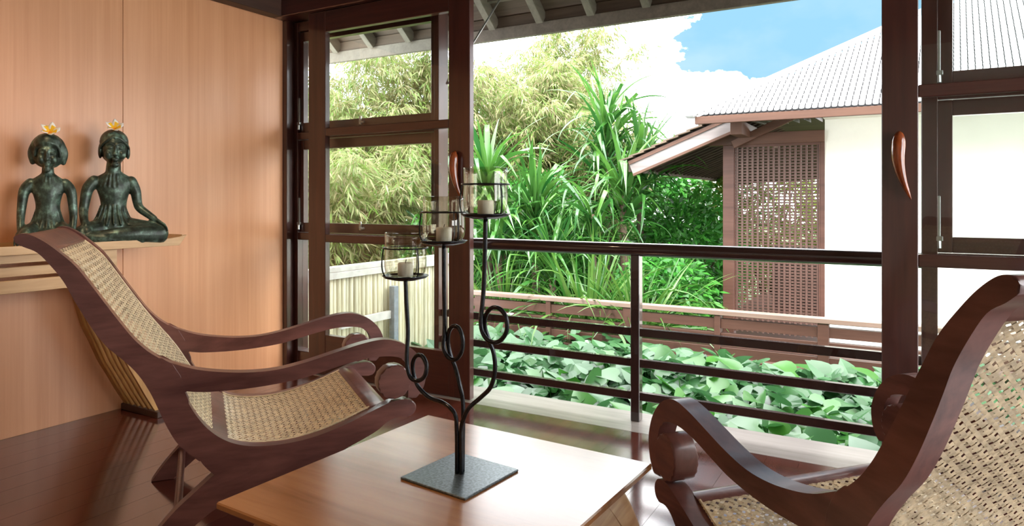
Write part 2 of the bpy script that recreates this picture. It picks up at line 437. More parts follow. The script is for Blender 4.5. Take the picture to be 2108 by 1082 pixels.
tag(box('trim_5', XR, XR + 0.12, YB, 0.6, -0.2, ZC + 0.1, M['plaster']), 'unseen plaster return wall added to cut light from the right', 'wall', kind='structure')  # out-of-view wall added to narrow the side opening and dim the room

# ------------------------------------------------------------------ sliding doors and fixed panels
def teardrop_handle(parent, x, y, ztop, flip):
    # a carved drop: fat at the top, tapering to a hooked tip
    pts = catmull([(0, -0.012, 0.0), (0.002, -0.026, -0.018), (0.000, -0.030, -0.05), (-0.002, -0.030, -0.10), (0.004, -0.028, -0.15), (0.016, -0.024, -0.20), (0.032, -0.016, -0.245), (0.044, -0.006, -0.275)], 4)
    rad = catmull([(0.004, 0, 0), (0.019, 0, 0), (0.026, 0, 0), (0.025, 0, 0), (0.020, 0, 0), (0.014, 0, 0), (0.008, 0, 0), (0.002, 0, 0)], 4)
    bm = tube_bm([(x + p.x * flip, y + p.y, ztop + p.z) for p in pts], [max(0.002, q.x) for q in rad], 14)
    return obj('handle', bm, M['handle'], parent, smooth=True)

def stay(parent, x, y, z0, z1):
    bm = box_bm(x - 0.006, x + 0.006, y - 0.012, y, z0 + 0.03, z1, 0.002)
    box_bm(x - 0.010, x + 0.014, y - 0.020, y, z0 + 0.03, z0 + 0.05, 0.002, bm)
    merge(bm, tube_bm([(x, y - 0.012, z0 + 0.03), (x + 0.001, y - 0.014, z0)], 0.009, 8))
    box_bm(x - 0.016, x - 0.004, y - 0.006, y, z1 - 0.03, z1 + 0.01, 0.001, bm)
    return obj('window_stay', bm, M['steel'], parent)

def latch(parent, x, y, z):
    bm = box_bm(x - 0.008, x + 0.008, y - 0.012, y, z - 0.02, z + 0.035, 0.002)
    merge(bm, tube_bm([(x, y - 0.012, z + 0.0), (x + 0.03, y - 0.022, z - 0.008), (x + 0.045, y - 0.02, z - 0.004)], 0.007, 8))
    return obj('latch', bm, M['steel'], parent)

def sliding_door(name, label, x0, x1, stl, stile_r, handle_x, flip):
    y0, y1 = 3.185, 3.228
    d = thing(name, label, 'door', ((x0 + x1) / 2, 3.2, 0), kind='structure')
    box('stile', x0, x0 + stl, y0, y1, 0.005, 2.335, M['frame'], d, 0.003)
    box('stile', x1 - stile_r, x1, y0, y1, 0.005, 2.335, M['frame'], d, 0.003)
    a, b_ = x0 + stl, x1 - stile_r
    box('top_rail', a, b_, y0 + 0.001, y1 - 0.001, 2.20, 2.335, M['frame_h'], d, 0.003)
    box('middle_rail', a, b_, y0 + 0.001, y1 - 0.001, 1.535, 1.585, M['frame_h'], d, 0.003)
    box('middle_rail', a, b_, y0 + 0.001, y1 - 0.001, 0.855, 0.905, M['frame_h'], d, 0.003)
    box('bottom_rail', a, b_, y0 + 0.001, y1 - 0.001, 0.005, 0.26, M['frame_h'], d, 0.003)
    for z0, z1 in ((1.585, 2.20), (0.905, 1.535), (0.26, 0.855)):
        box('glass_pane', a, b_, 3.205, 3.209, z0, z1, M['pane'], d)
    teardrop_handle(d, handle_x, y0, 1.40, flip)
    return d

def fixed_panel(name, label, x0, x1, s, sw):
    y0, y1 = 3.30, 3.40
    d = thing(name, label, 'window', ((x0 + x1) / 2, 3.34, 0), kind='structure')
    box('stile', x0, x0 + s, y0, y1, 0.002, 2.335, M['frame'], d, 0.003)
    box('stile', x1 - s, x1, y0, y1, 0.002, 2.335, M['frame'], d, 0.003)
    a, b_ = x0 + s, x1 - s
    for z0, z1, nm in ((2.27, 2.335, 'top_rail'), (1.535, 1.585, 'middle_rail'), (0.855, 0.905, 'middle_rail'), (0.002, 0.10, 'bottom_rail')):
        box(nm, a, b_, y0 + 0.001, y1 - 0.001, z0, z1, M['frame_h'], d, 0.003)
    for z0, z1 in ((1.585, 2.27), (0.905, 1.535)):
        sh = box('sash', a, a + sw, y0 + 0.02, y1 - 0.035, z0 + 0.002, z1 - 0.002, M['frame'], d, 0.002)
        box('sash_stile', b_ - sw, b_, y0 + 0.02, y1 - 0.035, z0 + 0.002, z1 - 0.002, M['frame'], sh, 0.002)
        box('sash_rail', a + sw, b_ - sw, y0 + 0.021, y1 - 0.036, z0 + 0.002, z0 + 0.066, M['frame_h'], sh, 0.002)
        box('sash_rail', a + sw, b_ - sw, y0 + 0.021, y1 - 0.036, z1 - 0.066, z1 - 0.002, M['frame_h'], sh, 0.002)
        box('glass_pane', a + sw, b_ - sw, 3.344, 3.348, z0 + 0.066, z1 - 0.066, M['pane'], sh)
        stay(sh, a + 0.004, y0 + 0.019, z0 + 0.02, z0 + 0.235)
        latch(sh, (a + b_) / 2 - 0.02, y0 + 0.020, z0 + 0.045)
    box('glass_pane', a, b_, 3.344, 3.348, 0.10, 0.855, M['pane'], d)
    return d

fixed_panel('window_1', 'fixed dark window panel with two awning sashes beside the orange wall', XL + 0.040, -2.41, 0.035, 0.036)
sliding_door('door_1', 'dark red glazed sliding door next to the orange wall, teardrop handle', -3.37, -2.112, 0.15, 0.145, -2.20, 1)
fixed_panel('window_2', 'fixed dark window panel with awning sashes at the right edge of the photo', 0.055, 1.36, 0.058, 0.052)
sliding_door('door_2', 'dark red glazed sliding door at the right with teardrop handle', -0.087, 1.20, 0.130, 0.145, -0.026, 1)

# ------------------------------------------------------------------ balcony railing
rl = thing('balcony_railing', 'dark railing with round handrail and three flat bars across the opening', 'railing', (-1.18, 3.31, 0))
hr = obj('handrail', tube_bm([(-2.41, 3.335, 0.871), (0.055, 3.335, 0.871)], 0.034, 20), M['railmetal'], rl)
autosmooth(hr)
for z in (0.452, 0.295, 0.127):
    box('rail', -2.41, 0.055, 3.318, 3.352, z - 0.020, z + 0.020, M['railmetal'], rl, 0.003)
box('post', -1.192 - 0.024, -1.192 + 0.024, 3.311, 3.359, 0.0, 0.845, M['railmetal'], rl, 0.003)

# ------------------------------------------------------------------ eave of our own roof
ev = thing('roof_eave', 'grey-brown eave with exposed rafters above the opening', 'eave', (-1, 4.3, 2.3), kind='structure')
SL = 0.78
def roofz(y): return 2.385 + (4.3 - y) * SL
k = 0
x = -6.51
while x < 3.4:
    obj('rafter', beam_bm((x, 4.28, roofz(4.28)), (x, 2.9, roofz(2.9)), 0.055, 0.09, 0.003), M['eave'], ev)
    x += 0.389
box('fascia', -6.8, 3.5, 4.275, 4.31, 2.295, 2.385, M['eave'], ev, 0.004)
box('eave_closure', -6.8, 3.5, 4.285, 4.305, 2.385, 2.46, M['eaveboard'], ev)
for j, y in enumerate((4.16, 3.90, 3.64, 3.38, 3.12)):
    z = roofz(y) + 0.060
    obj('batten', beam_bm((-6.8, y, z), (3.5, y, z), 0.05, 0.03), M['eave'], ev)
obj('roof_board', beam_bm((-1.65, 4.36, roofz(4.36) + 0.095), (-1.65, 2.9, roofz(2.9) + 0.095), 10.3, 0.03), M['eaveboard'], ev)
cb = tag(obj('stay_cable', tube_bm([(-2.405, 3.39, 1.83), (-2.310, 3.99, 2.60)], 0.006, 8), M['cable']), 'thin steel cable slanting up from the door to the eave rafter', 'cable')

# ------------------------------------------------------------------ ceiling lamps (warm, behind the view)
for (x, y, lab) in ((-2.55, 0.9, 'warm recessed ceiling lamp nearest the orange wall'), (-1.0, -1.3, 'warm recessed ceiling lamp above the viewer')):
    lp = thing('ceiling_lamp', lab, 'lamp', (x, y, ZC), group='recessed ceiling lamps')
    obj('housing', lathe_bm([(0.055, -0.001), (0.075, -0.001), (0.078, -0.012), (0.058, -0.018), (0.055, -0.001)], 24, (x, y, ZC)), M['steel'], lp, smooth=True)
    l = bpy.data.lights.new('lamp_light', 'SPOT'); l.energy = 60; l.color = (1.0, 0.72, 0.45); l.spot_size = R(120); l.spot_blend = 0.8; l.shadow_soft_size = 0.06
    lo = bpy.data.objects.new('bulb', l); lo.location = (0, 0, -0.03); lo.parent = lp; COL.objects.link(lo)

# ================================================================== plantation chairs
CW = 0.68          # overall width
FRONT = [(-0.498, 1.010), (-0.487, 1.022), (-0.459, 1.020), (-0.423, 0.999), (-0.387, 0.968), (-0.343, 0.923), (-0.306, 0.869), (-0.268, 0.809), (-0.229, 0.749), (-0.190, 0.692), (-0.150, 0.648), (-0.110, 0.617), (-0.061, 0.594), (-0.010, 0.575)]
ARMTOP = [(0.058, 0.560), (0.146, 0.549), (0.237, 0.549), (0.331, 0.564), (0.429, 0.588), (0.519, 0.610), (0.592, 0.620), (0.645, 0.612), (0.698, 0.586), (0.742, 0.540), (0.762, 0.485), (0.753, 0.432), (0.726, 0.395)]
ARMEND = [(0.690, 0.398), (0.695, 0.440)]
ARMBOT = [(0.704, 0.480), (0.698, 0.512), (0.677, 0.541), (0.645, 0.554), (0.602, 0.559), (0.550, 0.558), (0.479, 0.547), (0.399, 0.528), (0.322, 0.511), (0.237, 0.501), (0.146, 0.496), (0.058, 0.497), (-0.002, 0.501), (-0.044, 0.509)]
SEATTOP = [(-0.036, 0.475), (-0.010, 0.426), (0.024, 0.379), (0.067, 0.340), (0.119, 0.313), (0.182, 0.299), (0.274, 0.295), (0.370, 0.306), (0.469, 0.333), (0.550, 0.363), (0.613, 0.386), (0.650, 0.394), (0.688, 0.394), (0.720, 0.378), (0.724, 0.351), (0.704, 0.332), (0.655, 0.335), (0.618, 0.323), (0.581, 0.296), (0.530, 0.272)]
SEATBOT = [(0.44, 0.235), (0.36, 0.200), (0.27, 0.172), (0.18, 0.165), (0.10, 0.185), (0.045, 0.225), (0.012, 0.262), (0.002, 0.280)]
BACK = [(-0.496, 0.999), (-0.473, 0.984), (-0.438, 0.965), (-0.402, 0.921), (-0.373, 0.877), (-0.354, 0.837), (-0.332, 0.792), (-0.298, 0.728), (-0.260, 0.671), (-0.214, 0.623), (-0.174, 0.574), (-0.142, 0.516), (-0.118, 0.458), (-0.094, 0.400), (-0.069, 0.351), (-0.044, 0.319), (-0.023, 0.297)]
CANE_BACK = [(-0.432, 0.990), (-0.387, 0.954), (-0.343, 0.909), (-0.306, 0.855), (-0.268, 0.795), (-0.229, 0.735), (-0.190, 0.677), (-0.150, 0.622), (-0.112, 0.572), (-0.078, 0.522), (-0.048, 0.470), (-0.018, 0.420), (0.016, 0.375), (0.050, 0.342)]
CANE_SEAT = [(0.085, 0.327), (0.119, 0.309), (0.182, 0.296), (0.274, 0.293), (0.370, 0.306), (0.469, 0.335), (0.535, 0.360), (0.562, 0.369)]

def V3(p): return (p[0], 0.0, p[1])
def dense2(pts, n=4, closed=False):
    return [(q.x, q.z) for q in catmull([V3(p) for p in pts], n, closed)]

def cane_sheet(path, w, pitch):
    """woven cane: two diagonal strand sets plus cross strands, over and under, laid on a curved sheet"""
    P = [Vector(V3(p)) for p in dense2(path, 8)]
    acc = [0.0]
    for a, b in zip(P[:-1], P[1:]): acc.append(acc[-1] + (b - a).length)
    Ltot = acc[-1]
    A = np.array(acc); PX = np.array([p.x for p in P]); PZ = np.array([p.z for p in P])
    def at(t, v, off):
        x = np.interp(t, A, PX); z = np.interp(t, A, PZ)
        e = 0.004
        tx = np.interp(np.minimum(t + e, Ltot), A, PX) - np.interp(np.maximum(t - e, 0), A, PX)
        tz = np.interp(np.minimum(t + e, Ltot), A, PZ) - np.interp(np.maximum(t - e, 0), A, PZ)
        n = np.sqrt(tx * tx + tz * tz) + 1e-9
        return np.stack([x - tz / n * off * -1, v, z - tx / n * off * -1 * -1], -1) if False else np.stack([x + (-tz / n) * off, v, z + (tx / n) * off], -1)
    verts = []; faces = []
    def strand(t0, v0, t1, v1, hw, phase, step):
        L = math.hypot(t1 - t0, v1 - v0)
        if L < step: return
        n = max(2, int(L / (step / 2)) + 1)
        s = np.linspace(0, 1, n)
        t = t0 + (t1 - t0) * s; v = v0 + (v1 - v0) * s
        dt_, dv = (t1 - t0) / L, (v1 - v0) / L
        off = 0.0011 * np.cos(np.pi * (s * L / step) + phase)
        a = at(np.clip(t - dv * hw, 0, Ltot), np.clip(v + dt_ * hw, -w / 2, w / 2), off)
        b = at(np.clip(t + dv * hw, 0, Ltot), np.clip(v - dt_ * hw, -w / 2, w / 2), off)
        base = len(verts)
        for i in range(n):
            verts.append(a[i]); verts.append(b[i])
        for i in range(n - 1):
            faces.append((base + 2 * i, base + 2 * i + 1, base + 2 * i + 3, base + 2 * i + 2))
    d = pitch * math.sqrt(2)
    hw = pitch * 0.275
    for sgn in (1, -1):
        c = -w / 2 - Ltot
        k = 0
        while c < w / 2 + Ltot:
            # line v = c + sgn * t
            pts = []
            t_lo, t_hi = 0.0, Ltot
            if sgn > 0:
                t_lo = max(0, -w / 2 - c); t_hi = min(Ltot, w / 2 - c)
            else:
                t_lo = max(0, c - w / 2); t_hi = min(Ltot, c + w / 2)
            if t_hi - t_lo > 0.004:
                strand(t_lo, c + sgn * t_lo, t_hi, c + sgn * t_hi, hw, (0 if sgn > 0 else math.pi) + k * math.pi, pitch)
            c += d; k += 1
    # cross strands between the rows of holes
    t = d / 2; k = 0
    while t < Ltot:
        strand(t, -w / 2, t, w / 2, pitch * 0.20, k * math.pi, d / 2)
        t += d / 2 * 2; k += 1
    bm = bmesh.new()
    vs = [bm.verts.new(p) for p in verts]
    for f in faces: bm.faces.new([vs[i] for i in f])
    return bm

def scaled_leg(pts, w): return pts

def make_chair(label):
    t = thing('plantation_chair', label, 'chair', (0, 0, 0))
    OFF[t.name] = Vector((0, 0, 0))
    outline_frame = dense2(FRONT, 3) + [(0.02, 0.560), (0.030, 0.530), (0.010, 0.503), (-0.044, 0.509)][0:0]
    # back post and seat rail cut as one plank; the arm is joined on at the hip
    o1 = dense2(FRONT[:12], 4)
    hip = [(-0.075, 0.600), (-0.052, 0.560), (-0.044, 0.509)]
    o2 = dense2(SEATTOP, 4); o3 = dense2(SEATBOT, 4); o4 = dense2(BACK[::-1], 4)
    frame_out = o1[:-1] + [(FRONT[11])] + hip + o2 + o3 + o4[1:]
    arm_out = [(-0.108, 0.6145)] + dense2([FRONT[12], FRONT[13]] + ARMTOP, 4) + ARMEND + dense2(ARMBOT, 4) + [(-0.085, 0.50), (-0.125, 0.54)]
    for sd in (-1, 1):
        ya, yb = sd * CW / 2, sd * (CW / 2 - 0.044)
        f = obj('side_frame', prism_bm(frame_out, min(ya, yb), max(ya, yb), 0.004), M['chair'], t); autosmooth(f, 35, True)
        ya2, yb2 = sd * (CW / 2 - 0.0003), sd * (CW / 2 - 0.0437)
        a = obj('armrest', prism_bm(arm_out, min(ya2, yb2), max(ya2, yb2), 0.004), M['chair'], t); autosmooth(a, 35, True)
        disc = [(0.643 + 0.061 * math.cos(2 * math.pi * k / 36), 0.463 + 0.061 * math.sin(2 * math.pi * k / 36)) for k in range(36)]
        ya3, yb3 = sd * (CW / 2 + 0.006), sd * (CW / 2 - 0.052)
        s = obj('scroll', prism_bm(disc, min(ya3, yb3), max(ya3, yb3), 0.005), M['chair'], t); autosmooth(s, 35, True)
        rear = dense2([(0.14, 0.245), (0.06, 0.235), (0.015, 0.203), (-0.027, 0.168), (-0.069, 0.132), (-0.11, 0.088), (-0.145, 0.045), (-0.175, 0.002)], 3) + dense2([(-0.095, 0.0), (-0.045, 0.045), (0.005, 0.085), (0.055, 0.118), (0.12, 0.145), (0.20, 0.18), (0.22, 0.225)], 3)
        l = obj('leg', prism_bm(rear, sd * (CW / 2 - 0.022) - 0.0217, sd * (CW / 2 - 0.022) + 0.0217, 0.003), M['chair'], t); autosmooth(l, 35, True)
        fr = dense2([(0.20, 0.225), (0.24, 0.175), (0.32, 0.14), (0.37, 0.10), (0.41, 0.05), (0.44, 0.0)], 3) + dense2([(0.52, 0.0), (0.495, 0.06), (0.46, 0.125), (0.41, 0.185), (0.37, 0.235)], 3)
        l = obj('leg', prism_bm(fr, sd * (CW / 2 - 0.022) - 0.0217, sd * (CW / 2 - 0.022) + 0.0217, 0.003), M['chair'], t); autosmooth(l, 35, True)
    yi = CW / 2 - 0.042
    # head rail rolled over the top of the back
    hd = dense2([(-0.494, 1.008), (-0.484, 1.018), (-0.459, 1.015), (-0.425, 0.993), (-0.400, 0.972)], 4) + dense2([(-0.405, 0.945), (-0.440, 0.968), (-0.473, 0.986), (-0.490, 0.998)], 4)
    o = obj('head_rail', prism_bm(hd, -yi, yi, 0.002), M['chair'], t); autosmooth(o, 35, True)
    o = obj('cross_rail', prism_bm([(0.040, 0.352), (0.090, 0.324), (0.080, 0.300), (0.028, 0.330)], -yi, yi, 0.002), M['chair'], t)
    fr = dense2([(0.556, 0.370), (0.585, 0.377), (0.612, 0.376), (0.634, 0.366)], 3) + [(0.636, 0.346), (0.615, 0.338), (0.585, 0.336), (0.556, 0.335)]
    o = obj('front_rail', prism_bm(fr, -yi, yi, 0.003), M['chair'], t); autosmooth(o, 35, True)
    for (s, z) in ((-0.065, 0.105), (0.42, 0.10)):
        o = obj('stretcher', tube_bm([(s, -yi, z), (s, yi, z)], 0.013, 12), M['chair'], t); autosmooth(o)
    obj('cane_back', cane_sheet(CANE_BACK, 2 * yi, 0.0160), M['cane'], t, kind='stuff')
    obj('cane_seat', cane_sheet(CANE_SEAT, 2 * yi, 0.0160), M['cane'], t, kind='stuff')
    # thin edging strips that hold the cane
    for path, nm in ((CANE_BACK, 'cane_edging'), (CANE_SEAT, 'cane_edging')):
        for sd in (-1, 1):
            pts = [(q[0], sd * (yi - 0.004), q[1] + 0.002) for q in dense2(path, 3)]
            o = obj(nm, tube_bm(pts, 0.0035, 6), M['cane'], t)
    return t

def copy_thing(root, label):
    r = root.copy(); COL.objects.link(r); r['label'] = label
    OFF[r.name] = OFF[root.name]
    for ch in list(root.children):
        c = ch.copy(); COL.objects.link(c); c.parent = r
        for g in list(ch.children):
            d = g.copy(); COL.objects.link(d); d.parent = c
    return r

ch1 = make_chair('dark wooden plantation chair with cane seat in front of the orange wall')
ch1['group'] = 'plantation chairs'
ch2 = copy_thing(ch1, 'dark plantation chair seen from behind at the right edge, close to the viewer')
ch1.location = (-2.258, 1.605, 0); ch1.rotation_euler = (0, 0, R(54.6))
ch2.location = (0.1147, 1.702, 0); ch2.rotation_euler = (0, 0, R(138.86)); ch2.scale = (0.7746, 1.216, 0.996)      # a shorter, more upright chair

# ================================================================== coffee table
TZ = 0.465
KS = 0.9357
tb = thing('coffee_table', 'square honey-brown coffee table with carved bulging legs', 'table', (-0.9245, 1.307, 0), R(-2.5))
HS = 0.360
bm = box_bm(-HS, HS, -HS, HS, TZ - 0.016, TZ, 0.003)
obj('tabletop', bm, M['table'], tb)
obj('top_moulding', box_bm(-HS + 0.018, HS - 0.018, -HS + 0.018, HS - 0.018, TZ - 0.030, TZ - 0.016, 0.003), M['table'], tb)
def bulge(z):      # outward swing of the carved apron and legs with height
    u = (z - 0.0) / (TZ - 0.03)
    return 0.052 * math.sin(math.pi * min(1, max(0, u)) ** 1.15) - 0.03
for k in range(4):
    # apron panel: bowed outwards, lower edge cut in a shallow arch
    bm = bmesh.new(); rows = []
    nz_, nx_ = 8, 12
    for a in range(nz_ + 1):
        row = []
        for c_ in range(nx_ + 1):
            x_ = -0.25 + 0.50 * c_ / nx_
            lo = 0.20 + 0.05 * math.cos(math.pi * x_ / 0.54) ** 2
            z_ = lo + (TZ - 0.030 - lo) * a / nz_
            row.append(bm.verts.new((x_, HS - 0.03 + bulge(z_) * 0.9, z_)))
        rows.append(row)
    for a in range(nz_):
        for c_ in range(nx_):
            bm.faces.new((rows[a][c_], rows[a][c_ + 1], rows[a + 1][c_ + 1], rows[a + 1][c_]))
    ext = bmesh.ops.extrude_face_region(bm, geom=list(bm.faces))
    bmesh.ops.translate(bm, vec=(0, -0.03, 0), verts=[v for v in ext['geom'] if isinstance(v, bmesh.types.BMVert)])
    bmesh.ops.rotate(bm, cent=(0, 0, 0), matrix=Matrix.Rotation(k * math.pi / 2, 3, 'Z'), verts=bm.verts)
    o = obj('apron', bm, M['rootwood'], tb); autosmooth(o, 50)
for sx, sy in ((1, 1), (-1, 1), (-1, -1), (1, -1)):
    bm = bmesh.new(); rings = []
    nzl = 16
    for a in range(nzl + 1):
        z_ = (TZ - 0.030) * a / nzl
        u = a / nzl
        outer = HS - 0.028 + bulge(z_) + (0.02 if u < 0.08 else 0)
        wd = 0.055 + 0.085 * u ** 1.3 + (0.012 if u < 0.1 else 0)
        inner = outer - wd
        ring = []
        r_ = 0.018
        pts = [(inner, inner), (outer - r_, inner), (outer, inner + r_), (outer, outer - r_ * 1.6), (outer - r_ * 0.5, outer - r_ * 0.5), (outer - r_ * 1.6, outer), (inner + r_, outer), (inner, outer - r_)]
        for px, py in pts: ring.append(bm.verts.new((sx * px, sy * py, z_)))
        rings.append(ring)
    for a in range(nzl):
        for q in range(8):
            bm.faces.new((rings[a][q], rings[a][(q + 1) % 8], rings[a + 1][(q + 1) % 8], rings[a + 1][q]))
    bm.faces.new(rings[0]); bm.faces.new(rings[-1])
    lg = obj('leg', bm, M['rootwood'], tb); autosmooth(lg, 50)
    if (sx, sy) == (1, 1):
        kz = 0.285
        kb = bmesh.new()
        ox = HS - 0.028 + bulge(kz)
        for (ra, rb, dx) in ((0.030, 0.042, 0.004),):
            pts = [(ox + dx, 0.285 + ra * math.cos(2 * math.pi * q / 28), kz + rb * math.sin(2 * math.pi * q / 28)) for q in range(28)]
            pts.append(pts[0])
            tube_bm(pts, 0.0055, 8, kb, caps=False)
        obj('knot_rim', kb, M['rootwood'], lg, smooth=True)
        kb = bmesh.new(); bmesh.ops.create_icosphere(kb, subdivisions=2, radius=1.0)
        for v in kb.verts: v.co = (ox + v.co.x * 0.006, 0.285 + v.co.y * 0.025, kz + v.co.z * 0.037)
        obj('knot', kb, M['knot'], lg, smooth=True)

# ================================================================== candle holder
CY = 1.442 * KS
BX = -0.985 * KS
def P(cx_, cy_, dy=0.0):        # tracing of the wrought iron in its own upright plane, metres about the base centre
    return (BX + (cx_ - 311) * 0.000832 * KS, CY + dy, TZ + 0.006 + (975 - cy_) * 0.000832 * KS)
cd = thing('candle_holder', 'black wrought iron three-armed candle holder on the coffee table', 'candle holder', (BX, CY, TZ))
bm = box_bm(-0.099, 0.099, -0.101, 0.101, 0, 0.006, 0.0015)
bmesh.ops.rotate(bm, cent=(0, 0, 0), matrix=Matrix.Rotation(R(-6), 3, 'Z'), verts=bm.verts)
bmesh.ops.translate(bm, vec=(BX, CY, TZ), verts=bm.verts)
obj('base_plate', bm, M['ironplate'], cd)
arms = [
    ([(304, 975), (304, 900), (303, 838), (299, 800), (280, 780), (240, 770), (190, 762), (152, 737), (135, 705), (130, 665), (145, 636), (172, 630), (193, 655), (188, 690), (163, 708), (135, 702), (121, 672), (117, 630), (114, 560), (108, 470), (104, 392)], -0.006),
    ([(311, 975), (312, 900), (313, 830), (312, 760), (300, 710), (275, 660), (260, 628), (251, 590), (255, 556), (272, 533), (298, 533), (316, 565), (313, 605), (290, 631), (262, 624), (246, 595), (243, 540), (241, 420), (240, 277)], 0.010),
    ([(318, 975), (318, 900), (318, 838), (326, 808), (346, 770), (382, 735), (416, 700), (432, 650), (430, 600), (415, 560), (402, 520), (406, 486), (427, 461), (457, 458), (482, 482), (485, 522), (460, 554), (425, 556), (402, 533), (395, 495), (398, 420), (403, 320), (406, 192)], -0.004),
]
cups = [(104, 392, 'lowest', 'left'), (240, 277, 'middle', 'middle'), (406, 192, 'tallest', 'right')]
for pts, dy in arms:
    n = len(pts)
    path = []
    for i, (a, b_) in enumerate(pts):
        path.append(P(a, b_, dy + 0.009 * math.sin(2 * math.pi * i / (n - 1)) * (1 if 4 < i < n - 3 else 0)))
    c = catmull(path, 5)
    obj('arm', tube_bm(c, 0.0053, 10), M['iron'], cd, smooth=True)
gl_me = None
for (a, b_, hgt, side), (pts, dy) in zip(cups, arms):
    x, y, z = P(a, b_, dy)
    sc = lambda pr: [(r_ * KS, z_ * KS) for r_, z_ in pr]
    d = obj('dish', lathe_bm(sc([(0.0, -0.004), (0.03, -0.003), (0.055, 0.003), (0.062, 0.009), (0.0605, 0.0105), (0.053, 0.006), (0.03, 0.0005), (0.0, 0.0)]), 40, (x, y, z)), M['iron'], cd, smooth=True)
    rng = tube_bm([(x + 0.0595 * KS * math.cos(2 * math.pi * k / 40), y + 0.0595 * KS * math.sin(2 * math.pi * k / 40), z + 0.083 * KS) for k in range(41)], 0.0021, 6, caps=False)
    for an in (R(-20), R(100), R(205)):
        w = catmull([(x + r_ * KS * math.cos(an), y + r_ * KS * math.sin(an), z + zz * KS) for r_, zz in ((0.056, 0.006), (0.0625, 0.02), (0.0645, 0.04), (0.063, 0.06), (0.0595, 0.083))], 4)
        tube_bm(w, 0.0018, 6, rng)
    obj('wire_ring', rng, M['iron'], cd, smooth=True)
    # hand-blown cup: rounded foot, slight swell, open rim
    outer = [(0.0, 0.0), (0.030, 0.0), (0.044, 0.004), (0.0525, 0.016), (0.0555, 0.032), (0.0560, 0.050), (0.0548, 0.068), (0.0540, 0.085), (0.0545, 0.105), (0.0550, 0.121)]
    inner = [(0.0535, 0.1215), (0.0530, 0.105), (0.0525, 0.085), (0.0533, 0.068), (0.0545, 0.050), (0.0540, 0.032), (0.0510, 0.017), (0.043, 0.007), (0.030, 0.004), (0.0, 0.004)]
    g = tag(obj('glass_cup', lathe_bm(sc(outer + inner), 40, (x, y, z + 0.0025)), M['glass'], None, smooth=True), f'clear glass cup on the {hgt} arm of the candle holder', 'glass cup', 'glass cups on the candle holder')
    cn = thing('candle', f'short white candle inside the glass cup on the {hgt} arm', 'candle', (x, y, z + 0.007), group='white candles in the cups')
    obj('wax', lathe_bm([(0.0, 0.0), (0.018, 0.0), (0.019, 0.002), (0.019, 0.031), (0.0175, 0.034), (0.008, 0.032), (0.0, 0.0315)], 24, (x, y, z + 0.007)), M['wax'], cn, smooth=True)
    obj('wick', tube_bm([(x, y, z + 0.037), (x + 0.001, y, z + 0.044), (x + 0.003, y, z + 0.049)], 0.001, 5), M['wick'], cn)

# ================================================================== console table with statues
cs = thing('console_table', 'pale teak console table with slatted apron and upswept tray top', 'console table', (XL + 0.19, 1.2, 0))
YE = 2.288
# tray top: shallow, flared upwards at the ends; hollowed on top
tp = [(0.18, 0.885), (2.245, 0.885), (YE, 0.939), (YE - 0.016, 0.941), (2.232, 0.897), (0.192, 0.897), (0.145, 0.941), (0.129, 0.939)]
def slab_along_y(out, x0, x1, bevel):
    bm = prism_bm(out, x0, x1, bevel)
    # outline was (s, z) with extrusion on Y: turn so that s runs along world Y
    for v in bm.verts: v.co = (v.co.y, v.co.x, v.co.z)
    bmesh.ops.reverse_faces(bm, faces=bm.faces)
    return bm
obj('tray_board', slab_along_y(tp, XL + 0.02, XL + 0.33, 0.001), M['oak'], cs)
rim = [(0.18, 0.885), (2.245, 0.885), (YE, 0.939), (2.20, 0.921), (0.22, 0.921), (0.129, 0.939)]
obj('tray_rim', slab_along_y(rim, XL + 0.33, XL + 0.345, 0.002), M['oak'], cs)
obj('tray_rim', slab_along_y(rim, XL + 0.004, XL + 0.02, 0.002), M['oak'], cs)
# apron: a frame with three boards and two slots between them
AX = XL + 0.30
for z0, z1 in ((0.848, 0.885), (0.790, 0.832), (0.718, 0.775)):
    box('apron_board', AX, AX + 0.020, 0.62, 1.80, z0, z1, M['oak'], cs, 0.002)
for y0, y1 in ((0.50, 0.62), (1.80, 1.93)):
    box('apron_end', AX, AX + 0.020, y0, y1, 0.718, 0.885, M['oak'], cs, 0.002)
box('apron_mullion', AX, AX + 0.020, 1.20, 1.28, 0.775, 0.848, M['oak'], cs, 0.001)
box('apron_side', XL + 0.02, AX, 1.91, 1.93, 0.718, 0.885, M['oak'], cs, 0.001)
box('apron_side', XL + 0.02, AX, 0.50, 0.52, 0.718, 0.885, M['oak'], cs, 0.001)
# bowed slats at the far end that carry the console, standing on a foot rail
sl_f = [(1.850, 0.718), (1.870, 0.654), (1.893, 0.570), (1.917, 0.483), (1.957, 0.393), (1.999, 0.292), (2.049, 0.198), (2.090, 0.119), (2.140, 0.030)]
def slat_outline(dep): return dense2(sl_f, 3) + dense2([(p[0] + dep, p[1]) for p in sl_f[::-1]], 3)
for end in (0, 1):
    for k in range(6):
        x0 = XL + 0.018 + (0.0 if k == 0 else 0.062 + (k - 1) * 0.050); w_ = 0.040 if k == 0 else 0.018
        ol_ = slat_outline(0.034)
        if end: ol_ = [(2.43 - p[0], p[1]) for p in ol_]
        obj('slat', slab_along_y(ol_, x0, x0 + w_, 0.002), M['golden'], cs)
    y0_ = 2.128 if end == 0 else 2.43 - 2.186
    box('foot_rail', XL + 0.010, XL + 0.335, y0_, y0_ + 0.058, 0.0, 0.032, M['beam'], cs, 0.003)

def ell(bm, c, r, rot=None, sub=3):
    b = bmesh.new(); bmesh.ops.create_icosphere(b, subdivisions=sub, radius=1.0)
    Mx = Matrix.Translation(c) @ (rot.to_4x4() if rot else Matrix.Identity(4)) @ Matrix.Diagonal((*r, 1))
    b.transform(Mx); merge(bm, b)

